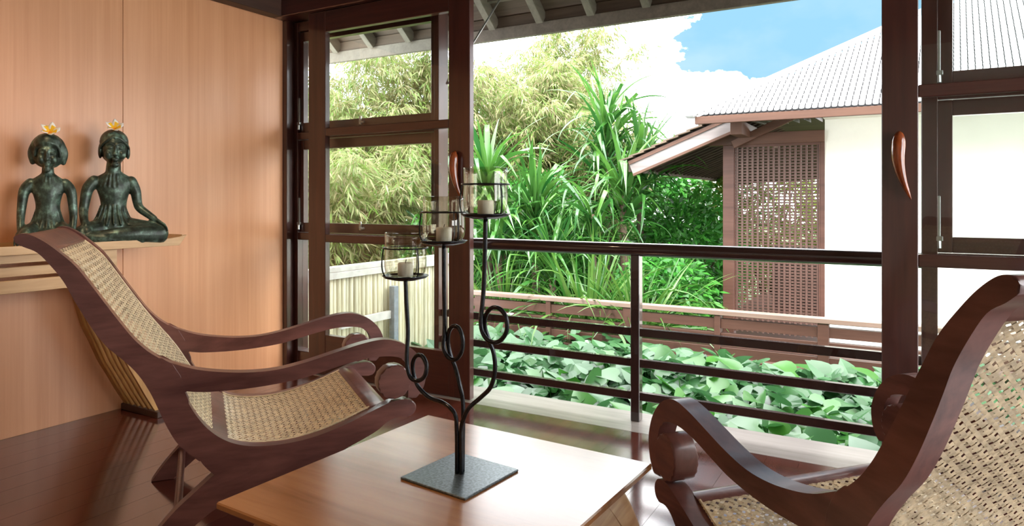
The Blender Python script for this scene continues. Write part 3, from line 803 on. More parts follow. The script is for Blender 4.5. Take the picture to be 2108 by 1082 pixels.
def limb(bm, pts, rads, n=5, seg=14):
    c = catmull(pts, n); rr = [q.x for q in catmull([(r_, 0, 0) for r_ in rads], n)]
    tube_bm(c, rr, seg, bm)
    for p, r_ in ((c[0], rr[0]), (c[-1], rr[-1])): ell(bm, p, (r_, r_, r_), sub=2)

def fuse(name, bm, mat, parent, voxel=0.0045, it=4):
    """melt overlapping shapes into one continuous skin"""
    for v in bm.verts: v.co.x = -v.co.x        # traced as the viewer sees it
    bmesh.ops.recalc_face_normals(bm, faces=bm.faces)
    me = bpy.data.meshes.new('raw'); bm.to_mesh(me); bm.free()
    o = bpy.data.objects.new('raw', me); COL.objects.link(o)
    r_ = o.modifiers.new('r', 'REMESH'); r_.mode = 'VOXEL'; r_.voxel_size = voxel
    s_ = o.modifiers.new('s', 'SMOOTH'); s_.iterations = it; s_.factor = 0.5
    dg = bpy.context.evaluated_depsgraph_get()
    ev_ = o.evaluated_get(dg)
    me2 = bpy.data.meshes.new_from_object(ev_)
    me2.name = name
    bpy.data.objects.remove(o); bpy.data.meshes.remove(me)
    me2.materials.clear(); me2.materials.append(mat)
    for p in me2.polygons: p.use_smooth = True
    return link_mesh(name, me2, mat, parent)

def hand(bm, wrist, tipdir, side, ln=0.085, w=0.040, down=(0, 0, -1)):
    """palm and five fingers lying along tipdir"""
    wv = Vector(wrist); d = Vector(tipdir).normalized(); s = Vector(side).normalized(); nrm = d.cross(s)
    rot = Matrix((s, d, nrm)).transposed()
    ell(bm, wv + d * ln * 0.25, (w * 0.52, ln * 0.36, 0.012), rot, 2)
    for k, (o_, l_) in enumerate(((-0.40, 0.80), (-0.14, 0.98), (0.13, 0.94), (0.38, 0.74))):
        a = wv + d * ln * 0.35 + s * (w * o_)
        b_ = a + d * ln * 0.35 * l_ + s * (w * o_ * 0.3)
        c_ = b_ + d * ln * 0.28 * l_ + Vector(down) * 0.010
        limb(bm, [a, b_, c_], [0.0062, 0.0058, 0.0045], 3, 8)
    th = wv + d * ln * 0.1 - s * (w * 0.45)
    limb(bm, [th, th + d * ln * 0.22 - s * 0.012, th + d * ln * 0.42 - s * 0.010], [0.008, 0.007, 0.005], 3, 8)

def face_bits(bm, c, s):
    """brow, eyes, nose, mouth, chin on the front (+Y) of a head at c"""
    x, y, z = c
    ell(bm, (x, y + 0.060 * s, z - 0.004 * s), (0.0085 * s, 0.016 * s, 0.024 * s))          # nose ridge
    ell(bm, (x, y + 0.066 * s, z - 0.022 * s), (0.0135 * s, 0.013 * s, 0.010 * s))          # nose tip
    for sd in (-1, 1):
        ell(bm, (x + sd * 0.024 * s, y + 0.053 * s, z + 0.008 * s), (0.0135 * s, 0.010 * s, 0.0075 * s))     # eyes
        limb(bm, [(x + sd * 0.008 * s, y + 0.060 * s, z + 0.022 * s), (x + sd * 0.025 * s, y + 0.057 * s, z + 0.028 * s), (x + sd * 0.044 * s, y + 0.044 * s, z + 0.021 * s)], [0.0045 * s, 0.0048 * s, 0.004 * s], 3, 8)
        ell(bm, (x + sd * 0.032 * s, y + 0.042 * s, z - 0.024 * s), (0.020 * s, 0.020 * s, 0.022 * s))       # cheeks
    ell(bm, (x, y + 0.060 * s, z - 0.044 * s), (0.019 * s, 0.009 * s, 0.0048 * s))          # lips
    ell(bm, (x, y + 0.058 * s, z - 0.053 * s), (0.015 * s, 0.009 * s, 0.0048 * s))
    ell(bm, (x, y + 0.046 * s, z - 0.072 * s), (0.020 * s, 0.018 * s, 0.015 * s))           # chin

def flower(parent_loc, rz, label, tilt):
    f = thing('frangipani_flower', label, 'flower', parent_loc, rz, group='frangipani flowers on the statue heads')
    f.rotation_euler = (R(tilt[0]), R(tilt[1]), rz)
    OFF[f.name] = Vector((0, 0, 0))
    bm = bmesh.new(); rows = []
    nl = 7
    for a in range(nl + 1):
        u = a / nl
        wd = 0.0155 * math.sin(math.pi * min(1, 0.10 + 0.83 * u)) ** 0.8
        zc = 0.030 * math.sin(u * 1.25)
        rows.append([bm.verts.new((0.040 * u, wd * q + 0.006 * u * u, zc + 0.005 * q * u)) for q in (-1, -0.4, 0.3, 1)])
    for a in range(nl):
        for q in range(3):
            bm.faces.new((rows[a][q], rows[a][q + 1], rows[a + 1][q + 1], rows[a + 1][q]))
    ext = bmesh.ops.extrude_face_region(bm, geom=list(bm.faces))
    bmesh.ops.translate(bm, vec=(0, 0, 0.0012), verts=[v for v in ext['geom'] if isinstance(v, bmesh.types.BMVert)])
    me = mesh_of('petal', bm, M['petalwhite'], True)
    me.materials.append(M['petalyellow']); me.materials.append(M['petalorange'])
    for p in me.polygons:
        cxx = p.center.x
        p.material_index = 2 if cxx < 0.008 else (1 if cxx < 0.031 and p.center.y < 0.010 else 0)
    for k in range(5):
        piece('petal', me, f, (0, 0, 0), (0, 0, k * 2 * math.pi / 5))
    return f

def torso(bm, secs, seg=24, cy=-0.017):
    c = catmull([(a, b, z) for z, a, b in secs], 5)
    rings = []
    for q in c:
        rings.append([bm.verts.new((q.x * math.cos(2 * math.pi * k / seg), cy + q.y * math.sin(2 * math.pi * k / seg), q.z)) for k in range(seg)])
    for A, B in zip(rings[:-1], rings[1:]):
        for k in range(seg): bm.faces.new((A[k], A[(k + 1) % seg], B[(k + 1) % seg], B[k]))
    bm.faces.new(rings[0][::-1]); bm.faces.new(rings[-1])

# ---- right-hand statue: cross-legged, one arm reaching out to the knee
def statue_crosslegged(loc, rz):
    st = thing('bronze_statue', 'patinated bronze statue sitting cross-legged with its left hand on the knee', 'statue', loc, rz, group='bronze statues on the console')
    OFF[st.name] = Vector((0, 0, 0))
    b = bmesh.new()
    # lap and folded legs
    ell(b, (0.02, -0.02, 0.052), (0.165, 0.085, 0.052))
    limb(b, [(-0.05, 0.0, 0.075), (-0.12, 0.055, 0.058), (-0.165, 0.075, 0.045)], [0.055, 0.050, 0.043], 4)
    limb(b, [(0.06, 0.0, 0.075), (0.15, 0.05, 0.062), (0.215, 0.065, 0.050)], [0.056, 0.052, 0.046], 4)
    limb(b, [(0.215, 0.065, 0.045), (0.11, 0.105, 0.050), (0.0, 0.115, 0.046), (-0.08, 0.105, 0.040)], [0.045, 0.043, 0.038, 0.030], 4)
    limb(b, [(-0.165, 0.075, 0.036), (-0.06, 0.115, 0.030), (0.05, 0.12, 0.024), (0.12, 0.11, 0.022)], [0.036, 0.034, 0.026, 0.022], 4)
    # hips, belly, chest
    torso(b, ((0.05, 0.115, 0.080), (0.09, 0.108, 0.076), (0.125, 0.084, 0.064), (0.165, 0.064, 0.052), (0.20, 0.063, 0.051), (0.24, 0.073, 0.056), (0.275, 0.086, 0.054), (0.30, 0.092, 0.048), (0.322, 0.082, 0.040), (0.340, 0.052, 0.034), (0.352, 0.034, 0.032)))
    # neck
    limb(b, [(-0.004, -0.015, 0.32), (0.0, -0.008, 0.40)], [0.040, 0.034], 3)
    # head
    ell(b, (0.002, -0.002, 0.462), (0.060, 0.064, 0.082)); ell(b, (0.002, 0.010, 0.425), (0.046, 0.046, 0.042))
    face_bits(b, (0.002, 0.002, 0.452), 1.0)
    # right arm (viewer's left) hangs, hand on shin
    limb(b, [(-0.092, -0.015, 0.300), (-0.122, -0.010, 0.265), (-0.136, -0.004, 0.200), (-0.142, 0.008, 0.160), (-0.140, 0.045, 0.118), (-0.132, 0.080, 0.092)], [0.031, 0.029, 0.025, 0.023, 0.020, 0.016], 4)
    hand(b, (-0.131, 0.085, 0.092), (0.10, 0.55, -0.75), (1, 0, 0.1), 0.080, 0.046, (0, -0.3, -1))
    # left arm (viewer's right) reaches out to the knee
    limb(b, [(0.083, -0.015, 0.300), (0.104, -0.008, 0.255), (0.112, 0.0, 0.205), (0.122, 0.012, 0.175), (0.158, 0.040, 0.145), (0.190, 0.062, 0.122)], [0.031, 0.028, 0.024, 0.022, 0.019, 0.016], 4)
    hand(b, (0.192, 0.064, 0.122), (0.62, 0.35, -0.52), (0.3, 0.9, 0.1), 0.085, 0.044, (0, 0, -1))
    # skirt pleats and bodice seam
    for k in range(9):
        a = R(-78 + k * 19.5)
        limb(b, [(0.060 * math.sin(a) - 0.005, 0.050 * math.cos(a) - 0.015, 0.185), (0.078 * math.sin(a) - 0.005, 0.060 * math.cos(a) - 0.012, 0.135), (0.103 * math.sin(a) - 0.005, 0.078 * math.cos(a) - 0.008, 0.098)], [0.0045, 0.006, 0.006], 3, 8)
    for k in range(7):
        a = R(-50 + k * 16.5)
        limb(b, [(0.050 * math.sin(a) - 0.004, 0.033 * math.cos(a) - 0.008, 0.335), (0.080 * math.sin(a) - 0.005, 0.056 * math.cos(a) - 0.018, 0.278)], [0.004, 0.0045], 2, 8)
    body = fuse('body', b, M['bronze'], st, 0.0042, 3)
    # cap with chevron band and ear flaps
    c = bmesh.new()
    ell(c, (0.002, -0.016, 0.492), (0.070, 0.066, 0.062))
    ell(c, (0.002, -0.034, 0.462), (0.068, 0.046, 0.075))
    for sd in (-1, 1):
        ell(c, (0.002 + sd * 0.066, -0.014, 0.446), (0.011, 0.022, 0.036))
        limb(c, [(0.002, 0.046, 0.516), (0.002 + sd * 0.030, 0.046, 0.500), (0.002 + sd * 0.058, 0.030, 0.478), (0.002 + sd * 0.070, 0.005, 0.462)], [0.006, 0.006, 0.0055, 0.005], 4, 8)
        limb(c, [(0.002, 0.030, 0.538), (0.002 + sd * 0.034, 0.028, 0.522), (0.002 + sd * 0.062, 0.008, 0.500)], [0.0045, 0.0045, 0.004], 4, 8)
    ell(c, (0.002, 0.050, 0.508), (0.009, 0.008, 0.010))
    fuse('headdress', c, M['bronze'], st, 0.004, 2)
    return st

# ---- left-hand statue: kneeling, both arms straight down, wide hair
def statue_kneeling(loc, rz):
    st = thing('bronze_statue', 'greenish bronze statue kneeling with wide hair and both arms straight down', 'statue', loc, rz, group='bronze statues on the console')
    OFF[st.name] = Vector((0, 0, 0))
    b = bmesh.new()
    ell(b, (0.0, 0.02, 0.045), (0.125, 0.095, 0.046))
    for sd in (-1, 1):
        limb(b, [(sd * 0.05, -0.03, 0.072), (sd * 0.075, 0.05, 0.060), (sd * 0.085, 0.105, 0.048)], [0.050, 0.047, 0.042], 4)
        limb(b, [(sd * 0.085, 0.105, 0.034), (sd * 0.075, 0.02, 0.030), (sd * 0.06, -0.08, 0.026)], [0.034, 0.032, 0.024], 4)
    torso(b, ((0.04, 0.105, 0.085), (0.075, 0.100, 0.078), (0.11, 0.080, 0.063), (0.15, 0.062, 0.051), (0.185, 0.058, 0.048), (0.22, 0.066, 0.052), (0.25, 0.078, 0.050), (0.275, 0.082, 0.044), (0.295, 0.072, 0.038), (0.312, 0.046, 0.032), (0.322, 0.031, 0.030)))
    limb(b, [(0.0, -0.02, 0.29), (0.0, -0.012, 0.36)], [0.032, 0.028], 3)
    ell(b, (0.0, -0.004, 0.408), (0.050, 0.056, 0.068)); ell(b, (0.0, 0.008, 0.376), (0.040, 0.042, 0.036))
    face_bits(b, (0.0, -0.002, 0.400), 0.88)
    for sd in (-1, 1):
        limb(b, [(sd * 0.080, -0.02, 0.272), (sd * 0.108, -0.012, 0.245), (sd * 0.118, -0.005, 0.185), (sd * 0.122, 0.006, 0.135), (sd * 0.120, 0.040, 0.085), (sd * 0.118, 0.060, 0.070)], [0.030, 0.027, 0.023, 0.020, 0.017, 0.015], 4)
        hand(b, (sd * 0.118, 0.064, 0.072), (0.0, 0.65, -0.6), (sd * 1.0, 0, 0), 0.078, 0.044, (0, -0.3, -1))
    for k in range(9):
        a = R(-72 + k * 18)
        limb(b, [(0.056 * math.sin(a), 0.046 * math.cos(a) - 0.02, 0.17), (0.074 * math.sin(a), 0.056 * math.cos(a) - 0.018, 0.12), (0.096 * math.sin(a), 0.078 * math.cos(a) - 0.014, 0.082)], [0.0045, 0.006, 0.006], 3, 8)
    for k in range(6):
        a = R(-45 + k * 18)
        limb(b, [(0.044 * math.sin(a), 0.032 * math.cos(a) - 0.012, 0.305), (0.070 * math.sin(a), 0.050 * math.cos(a) - 0.022, 0.255)], [0.004, 0.0045], 2, 8)
    limb(b, [(-0.066, 0.012, 0.236), (0, 0.032, 0.232), (0.066, 0.012, 0.236)], [0.004, 0.0045, 0.004], 4, 8)
    fuse('body', b, M['bronze'], st, 0.0042, 3)
    c = bmesh.new()
    ell(c, (0.0, -0.030, 0.420), (0.088, 0.050, 0.078)); ell(c, (0.0, -0.006, 0.452), (0.066, 0.056, 0.044))
    for sd in (-1, 1):
        limb(c, [(sd * 0.058, -0.025, 0.450), (sd * 0.076, -0.026, 0.410), (sd * 0.072, -0.026, 0.372)], [0.020, 0.020, 0.014], 4)
        limb(c, [(0.0, 0.046, 0.452), (sd * 0.028, 0.040, 0.448), (sd * 0.052, 0.020, 0.430), (sd * 0.060, 0.012, 0.395)], [0.006, 0.007, 0.008, 0.006], 4, 8)
    fuse('hair', c, M['bronze'], st, 0.004, 2)
    return st

S2 = statue_crosslegged((XL + 0.180, 1.995, 0.898), R(-90 - 26)); S2.scale = (0.93, 1.0, 1.06)
S1 = statue_kneeling((XL + 0.180, 1.685, 0.898), R(-90 - 30)); S1.scale = (0.84, 0.90, 1.09)
flower((XL + 0.195, 1.988, 0.898 + 0.585), R(60), 'yellow and white frangipani flower on the head of the cross-legged statue', (48, 0))
flower((XL + 0.190, 1.690, 0.898 + 0.540), R(55), 'yellow and white frangipani flower on the head of the kneeling statue', (48, 8))

# ================================================================== the garden: ground and boardwalk
gd = tag(box('ground', -40, 40, 3.47, 60, -1.0, -0.80, M['lawn']), 'planted garden ground beyond the room', 'ground', kind='structure')
tag(box('garden_bed', -6.2, 4.5, 3.48, 6.40, -0.80, -0.62, M['soil']), 'dark soil bed under the broad-leaved ground cover', 'garden bed', kind='structure')
bw = thing('boardwalk', 'reddish boardwalk in front of the white pavilion', 'boardwalk', (0, 7.5, -0.5), kind='structure')
for k in range(11):
    y0 = 6.58 + k * 0.15
    box('board', -7.0, 5.0, y0, y0 + 0.144, -0.52, -0.49, M['gwood'], bw, 0.002)
fn = thing('boardwalk_railing', 'reddish-brown slatted railing along the boardwalk behind the leaf bed', 'railing', (-1.5, 6.5, -0.8))
FZ = 0.105
box('cap_rail', -7.0, 4.2, 6.43, 6.54, FZ - 0.045, FZ, M['gwoodpale'], fn, 0.004)
posts = [-6.85, -5.95, -5.05, -4.16, -3.28, -2.40, -1.52, -0.62, 0.32, 1.2, 2.1, 3.0, 3.9]
for i, x in enumerate(posts):
    w = 0.045 if i % 2 else 0.028
    box('post', x - w, x + w, 6.440, 6.535, -0.80, FZ - 0.045, M['gwood'], fn, 0.003)
for a, b_ in zip(posts[:-1], posts[1:]):
    for k in range(5):
        z1 = FZ - 0.080 - k * 0.130
        box('slat', a + 0.03, b_ - 0.03, 6.455, 6.520, z1 - 0.088, z1, M['gwood'], fn, 0.002)

# ================================================================== bamboo pole fence on the left
bf = thing('bamboo_fence', 'cream split-bamboo fence with a flat top rail outside the left window', 'fence', (-4.05, 4.6, -0.8))
me_p = []
for k in range(3):
    bm = tube_bm([(0, 0, 0), (0.002, 0, 0.35), (0.0, 0, 0.70), (-0.002, 0, 1.05), (0, 0, 1.34 - 0.006 * k)], [0.024, 0.0235, 0.0245, 0.0235, 0.023], 10)
    me_p.append(mesh_of('bamboo_pole', bm, M['bamboopole'], True))
y = 3.52; k = 0
while y < 6.1:
    piece('bamboo_pole', me_p[k % 3], bf, (-4.05 + 0.006 * ((k * 7) % 3 - 1), y, -0.80), (0, 0, k * 1.3))
    y += 0.0485; k += 1
box('top_rail', -4.09, -4.005, 3.46, 6.12, 0.540, 0.582, M['whitewood'], bf, 0.003)
box('under_rail', -4.015, -3.995, 3.46, 6.12, 0.485, 0.538, M['whitewood'], bf, 0.002)
box('fence_post', -3.99, -3.93, 4.72, 4.78, -0.80, 0.36, M['greywood'], bf, 0.003)
box('cross_batten', -3.995, -3.965, 4.10, 4.72, 0.075, 0.145, M['whitewood'], bf, 0.002)

# ================================================================== the white pavilion
pv = thing('pavilion', 'white-walled pavilion with pale tiled roof and a lattice porch screen', 'building', (-0.5, 8.6, -0.8))
PY = 8.5
box('wall', -0.80, 5.0, PY, PY + 0.18, -0.80, 2.08, M['plaster'], pv)
box('porch_post', -1.93, -1.80, PY - 0.03, PY + 0.10, -0.80, 1.79, M['gwood'], pv, 0.004)
box('corner_post', -0.845, -0.80, PY - 0.012, PY + 0.08, -0.60, 1.79, M['gwood'], pv, 0.003)
box('porch_beam', -2.10, -0.80, PY - 0.04, PY + 0.09, 1.79, 1.925, M['pavwood'], pv, 0.004)
box('porch_floor', -2.2, -0.80, PY + 0.12, PY + 4.0, -0.62, -0.50, M['gwood'], pv)
box('porch_parapet', -1.79, -0.62, PY + 2.60, PY + 2.70, -0.50, 0.42, M['pavdark'], pv, 0.003)
lz0, lz1 = -0.45, 1.79
lt = obj('lattice_screen', merge(merge(box_bm(-1.80, -1.785, PY - 0.012, PY + 0.035, lz0, lz1), box_bm(-0.86, -0.845, PY - 0.012, PY + 0.035, lz0, lz1)), box_bm(-1.785, -0.86, PY - 0.012, PY + 0.035, lz1 - 0.03, lz1)), M['gwood'], pv)
vme = mesh_of('vertical_slat', box_bm(-0.011, 0.011, -0.006, 0.006, lz0, lz1), M['lattice'])
hme = mesh_of('horizontal_slat', box_bm(-1.80, -0.845, 0.0, 0.012, -0.009, 0.009), M['lattice'])
for k in range(16):
    piece('vertical_slat', vme, lt, (-1.80 + 0.03 + k * 0.0597, PY + 0.010, 0))
z = lz0 + 0.02
while z < lz1 - 0.01:
    piece('horizontal_slat', hme, lt, (0, PY + 0.016, z))
    z += 0.0355
# front roof: eave board, tiles, hip
EY, EZ, RS = 7.70, 2.07, 0.61
EX = -2.06
box('fascia', EX, 5.2, EY - 0.02, EY + 0.03, EZ - 0.09, EZ - 0.005, M['pavwood'], pv, 0.003)
bm = bmesh.new()
q = [bm.verts.new(p) for p in ((EX, EY, EZ - 0.02), (5.2, EY, EZ - 0.02), (5.2, EY + 3.6, EZ - 0.02 + 3.6 * RS), (EX + 3.6, EY + 3.6, EZ - 0.02 + 3.6 * RS))]
bm.faces.new(q)
ext = bmesh.ops.extrude_face_region(bm, geom=list(bm.faces)); bmesh.ops.translate(bm, vec=(0, 0.02, -0.04), verts=[v for v in ext['geom'] if isinstance(v, bmesh.types.BMVert)])
rf = obj('roof_deck', bm, M['deck'], pv)
box('wall_soffit', -0.80, 5.0, EY + 0.03, PY + 0.10, EZ - 0.03, EZ - 0.01, M['plaster'], pv)
# scalloped tiles, each its own piece: narrow, rounded foot, lapped over the row below
tw, tr = 0.062, 0.115
n_ = Vector((0, -RS, 1)).normalized(); up_ = Vector((0, 1, RS)).normalized()
bm = bmesh.new()
ol = [(-0.0255, 0.118), (0.0255, 0.118), (0.0255, 0.022), (0.019, 0.006), (0.0, 0.0), (-0.019, 0.006), (-0.0255, 0.022)]
A = [bm.verts.new((a, 0, b_)) for a, b_ in ol]; B = [bm.verts.new((a, -0.009, b_)) for a, b_ in ol]
bm.faces.new(A); bm.faces.new(B[::-1])
for i in range(7): bm.faces.new((A[i], A[(i + 1) % 7], B[(i + 1) % 7], B[i]))
tile_me = mesh_of('roof_tile', bm, M['tile'])
slope = math.atan(RS)
tiles = []
for r_ in range(30):
    y = EY - 0.03 + r_ * tr * math.cos(slope); z = EZ + 0.006 + r_ * tr * math.sin(slope)
    x = EX + 0.03 + (y - EY) + (tw / 2 if r_ % 2 else 0)
    while x < 1.9:
        tiles.append((x, y, z)); x += tw
def dcam(p): return (p[0] ** 2 + p[1] ** 2)
# those that can be seen through the opening and the right-hand panes, nearest first
def vis(p):
    b = p[0] / p[1]
    return b < -0.027 or 0.05 < b < 0.125
tiles.sort(key=lambda p: (not vis(p), dcam(p)))
rot = Matrix.Rotation(slope - math.pi / 2 + R(3), 3, 'X').to_euler()
for p in tiles[:300]:
    piece('roof_tile', tile_me, rf, p, tuple(rot))
rest = bmesh.new()
vs_l = [v.co.copy() for v in tile_me.vertices]; fs_l = [list(p.vertices) for p in tile_me.polygons]
RM = rot.to_matrix()
for p in tiles[300:]:
    vv = [rest.verts.new(RM @ c + Vector(p)) for c in vs_l]
    for f in fs_l: rest.faces.new([vv[i] for i in f])
obj('roof_tiles_far', rest, M['tile'], rf, kind='stuff')
hipb = beam_bm((EX - 0.04, EY - 0.04, EZ + 0.02), (EX + 3.6, EY + 3.6, EZ + 0.05 + 3.6 * RS), 0.10, 0.075, 0.02)
obj('hip_ridge', hipb, M['tile'], pv)
box('hip_end', EX - 0.10, EX + 0.02, EY - 0.10, EY + 0.02, EZ - 0.02, EZ + 0.09, M['tile'], pv, 0.02)
# side roof sloping down to the left over the porch
SY0, SX1, SZ1, SX0, SZ0 = 8.22, -1.70, 2.10, -3.03, 1.575
sdir = Vector((SX1 - SX0, 0, SZ1 - SZ0)).normalized(); snrm = Vector((-sdir.z, 0, sdir.x))
def side_slab(y0, y1, d0, d1, mat, name, ext0=0.0):
    a = Vector((SX0, 0, SZ0)) - sdir * ext0; b_ = Vector((SX1, 0, SZ1))
    bm = bmesh.new()
    vs = []
    for y in (y0, y1):
        for (p, d) in ((a, d0), (b_, d0), (b_, d1), (a, d1)):
            w = p + snrm * d; vs.append(bm.verts.new((w.x, y, w.z)))
    for f in ((0, 1, 2, 3), (7, 6, 5, 4), (0, 4, 5, 1), (1, 5, 6, 2), (2, 6, 7, 3), (3, 7, 4, 0)): bm.faces.new([vs[i] for i in f])
    return obj(name, bm, mat, pv)
side_slab(SY0 + 0.05, 13.6, 0.02, 0.05, M['pavdark'], 'side_roof')
side_slab(SY0, SY0 + 0.04, -0.125, 0.0, M['greyboard'], 'barge_board')
side_slab(SY0 - 0.015, SY0 + 0.045, -0.155, -0.125, M['pavwood'], 'barge_trim')
side_slab(SY0 - 0.015, SY0 + 0.045, 0.0, 0.045, M['pavwood'], 'barge_trim')
for k in range(9):
    a = Vector((SX0 - 0.10 + k * 0.155 * sdir.x, 0, SZ0 - 0.04 + k * 0.155 * sdir.z))
    b_ = a + sdir * 0.20 + snrm * (-0.012)
    bm = beam_bm((a.x + snrm.x * 0.085, SY0 + 0.10, a.z + snrm.z * 0.085 + 0.01), (b_.x + snrm.x * 0.085, SY0 + 0.10, b_.z + snrm.z * 0.085 - 0.0), 0.30, 0.018)
    obj('edge_tile', bm, M['eaveboard'], pv)
side_slab(SY0 + 0.3, 13.6, 0.05, 0.085, M['tile'], 'side_tiles', 0.10)
y = SY0 + 0.17
while y < 13.5:
    a = Vector((SX0, y, SZ0)) - snrm * 0.02; b_ = Vector((SX1 + 0.5, y, SZ1 + 0.5 * sdir.z / sdir.x)) - snrm * 0.02
    obj('rafter', beam_bm(a, b_, 0.05, 0.085), M['pavdark'], pv)
    y += 0.22
box('side_fascia', SX0 - 0.03, SX0 + 0.01, SY0 + 0.04, 13.6, SZ0 - 0.09, SZ0 + 0.03, M['pavdark'], pv, 0.003)
# porch ceiling and exposed timbers
box('porch_ceiling', -1.75, -0.80, EY + 0.20, PY + 2.4, 2.12, 2.15, M['pavdark'], pv)
bm = bmesh.new()
pts_ = [(-2.6, PY + 2.4, 2.15), (-0.7, PY + 2.4, 2.15), (-0.7, PY + 3.7, 1.50), (-2.6, PY + 3.7, 1.40)]
bm.faces.new([bm.verts.new(p) for p in pts_]); ext = bmesh.ops.extrude_face_region(bm, geom=list(bm.faces)); bmesh.ops.translate(bm, vec=(0, 0, 0.05), verts=[v for v in ext['geom'] if isinstance(v, bmesh.types.BMVert)])
obj('rear_eave', bm, M['pavdark'], pv)
obj('purlin', beam_bm((-1.66, 7.93, 1.945), (-1.66, 10.5, 1.945), 0.13, 0.155, 0.004), M['pavwood'], pv)
obj('brace', beam_bm((-1.80, PY - 0.085, 1.79), (-1.12, PY - 0.085, 2.10), 0.06, 0.095, 0.004), M['pavwood'], pv)
for k in range(6):
    x = -1.55 + k * 0.13
    obj('soffit_rafter', beam_bm((x, EY + 0.05, EZ - 0.02), (x + 0.0, PY + 0.6, EZ + 0.04), 0.04, 0.06), M['pavdark'], pv)

# ================================================================== planting
def bulk_mesh(name, V, F, mat):
    me = bpy.data.meshes.new(name)
    V = np.asarray(V, dtype=np.float32).reshape(-1, 3); F = np.asarray(F, dtype=np.int32)
    k = F.shape[1]
    me.vertices.add(len(V)); me.vertices.foreach_set('co', V.ravel())
    me.loops.add(F.size); me.loops.foreach_set('vertex_index', F.ravel())
    me.polygons.add(len(F)); me.polygons.foreach_set('loop_start', np.arange(0, F.size, k, dtype=np.int32))
    me.update(calc_edges=True); me.validate()
    me.materials.append(mat)
    return me

def unit(a): return a / (np.linalg.norm(a, axis=-1, keepdims=True) + 1e-9)

def leaf_quads(pos, d, nrm, ln, wd, bend=0.25):
    """many small pointed leaves, one folded diamond each"""
    d = unit(d); s = unit(np.cross(d, nrm)); n = np.cross(s, d)
    ln = ln[:, None]; wd = wd[:, None]
    base = pos; mid = pos + d * ln * 0.42; tip = pos + d * ln - n * ln * bend
    L = mid + s * wd * 0.5 - n * ln * 0.04; Rr = mid - s * wd * 0.5 - n * ln * 0.04
    V = np.stack([base, Rr, tip, L], 1).reshape(-1, 3)
    F = np.arange(len(pos) * 4).reshape(-1, 4)
    return V, F

def foliage_cloud(n, c, r, ln, wd, droop, rng, shell=0.55):
    """leaf positions in an ellipsoid, denser towards the outside, leaves hanging outwards"""
    u = unit(rng.normal(size=(n, 3)))
    rad = (shell + (1 - shell) * rng.random(n) ** 0.6)
    lump = 1 + 0.16 * np.sin(u[:, 0] * 7 + 1.3) * np.sin(u[:, 2] * 6 + u[:, 1] * 5)
    pos = np.array(c) + u * np.array(r) * (rad * lump)[:, None]
    d = u * 0.7 + rng.normal(size=(n, 3)) * 0.6 + np.array([0, 0, -droop])
    nr = rng.normal(size=(n, 3)) * 0.5 + np.array([0, -0.4, 0.9])
    return pos, d, nr, ln * (0.6 + 0.8 * rng.random(n)), wd * (0.7 + 0.6 * rng.random(n))

# ---- bamboo: arching culms carrying sprays of narrow leaves
def bamboo(label, x, y, h, spread, nculm, seed):
    rng = np.random.default_rng(seed)
    t = thing('bamboo_clump', label, 'bamboo', (x, y, -0.8), group='bamboo behind the left window')
    pos = []; dirs = []
    cul = bmesh.new()
    for k in range(nculm):
        a = rng.uniform(0, 2 * math.pi); lean = spread * rng.uniform(0.25, 1.0); hh = h * rng.uniform(0.55, 1.0)
        x0, y0 = x + 0.25 * rng.normal(), y + 0.2 * rng.normal()
        P_ = []
        for u in np.linspace(0, 1, 9):
            P_.append((x0 + math.cos(a) * lean * u ** 1.8, y0 + math.sin(a) * lean * 0.7 * u ** 1.8, -0.8 + (hh + 0.8) * (u - 0.16 * u ** 4)))
        tube_bm(P_, [0.022 * (1 - 0.8 * i / 8) for i in range(9)], 6, cul)
        P_ = np.array(P_)
        ns = 190
        for j in range(ns):
            u = rng.uniform(0.12, 1.0) ** 0.8
            q = np.array([np.interp(u * 8, np.arange(9), P_[:, i]) for i in range(3)])
            b_ = rng.uniform(0, 2 * math.pi); r_ = rng.uniform(0.15, 0.62)
            o = np.array([math.cos(b_), math.sin(b_), rng.uniform(-0.3, 0.45)])
            m_ = 11
            f = np.linspace(0.25, 1.0, m_)[:, None]
            pos.append(q + o * f * r_ + np.array([0, 0, -0.30]) * (f ** 2) * r_)
            dd = o * 0.9 + np.array([0, 0, -0.65]) + rng.normal(size=(m_, 3)) * 0.45
            dirs.append(dd)
    pos = np.concatenate(pos); dirs = np.concatenate(dirs); n = len(pos)
    nr = rng.normal(size=(n, 3)) * 0.4 + np.array([0, -0.3, 0.9])
    V, F = leaf_quads(pos, dirs, nr, 0.145 * (0.6 + 0.8 * rng.random(n)), 0.019 * (0.7 + 0.6 * rng.random(n)))
    V = V - np.array([x, y, -0.8])
    obj('culms', cul, M['culm'], t, smooth=True)
    o = link_mesh('foliage', bulk_mesh('foliage', V, F, M['bamboo']), None, t); o['kind'] = 'stuff'
    return t

bamboo('tall feathery bamboo clump seen through the left window panes', -8.1, 8.8, 4.6, 1.9, 20, 1)
bamboo('feathery bamboo clump filling the middle of the left window', -6.8, 9.6, 4.9, 2.0, 20, 2)
bamboo('olive-yellow bamboo clump just left of the pandanus plants', -5.6, 10.2, 4.6, 1.8, 20, 3)
bamboo('tallest bamboo clump rising to the eave beside the sliding door', -6.2, 12.4, 6.0, 2.0, 20, 4)
bamboo('pale bamboo clump thinning out against the sky behind the pandanus', -4.5, 10.6, 3.5, 1.3, 14, 5)
bamboo('low bamboo clump behind the split-bamboo fence', -6.6, 7.0, 2.5, 1.5, 16, 6)

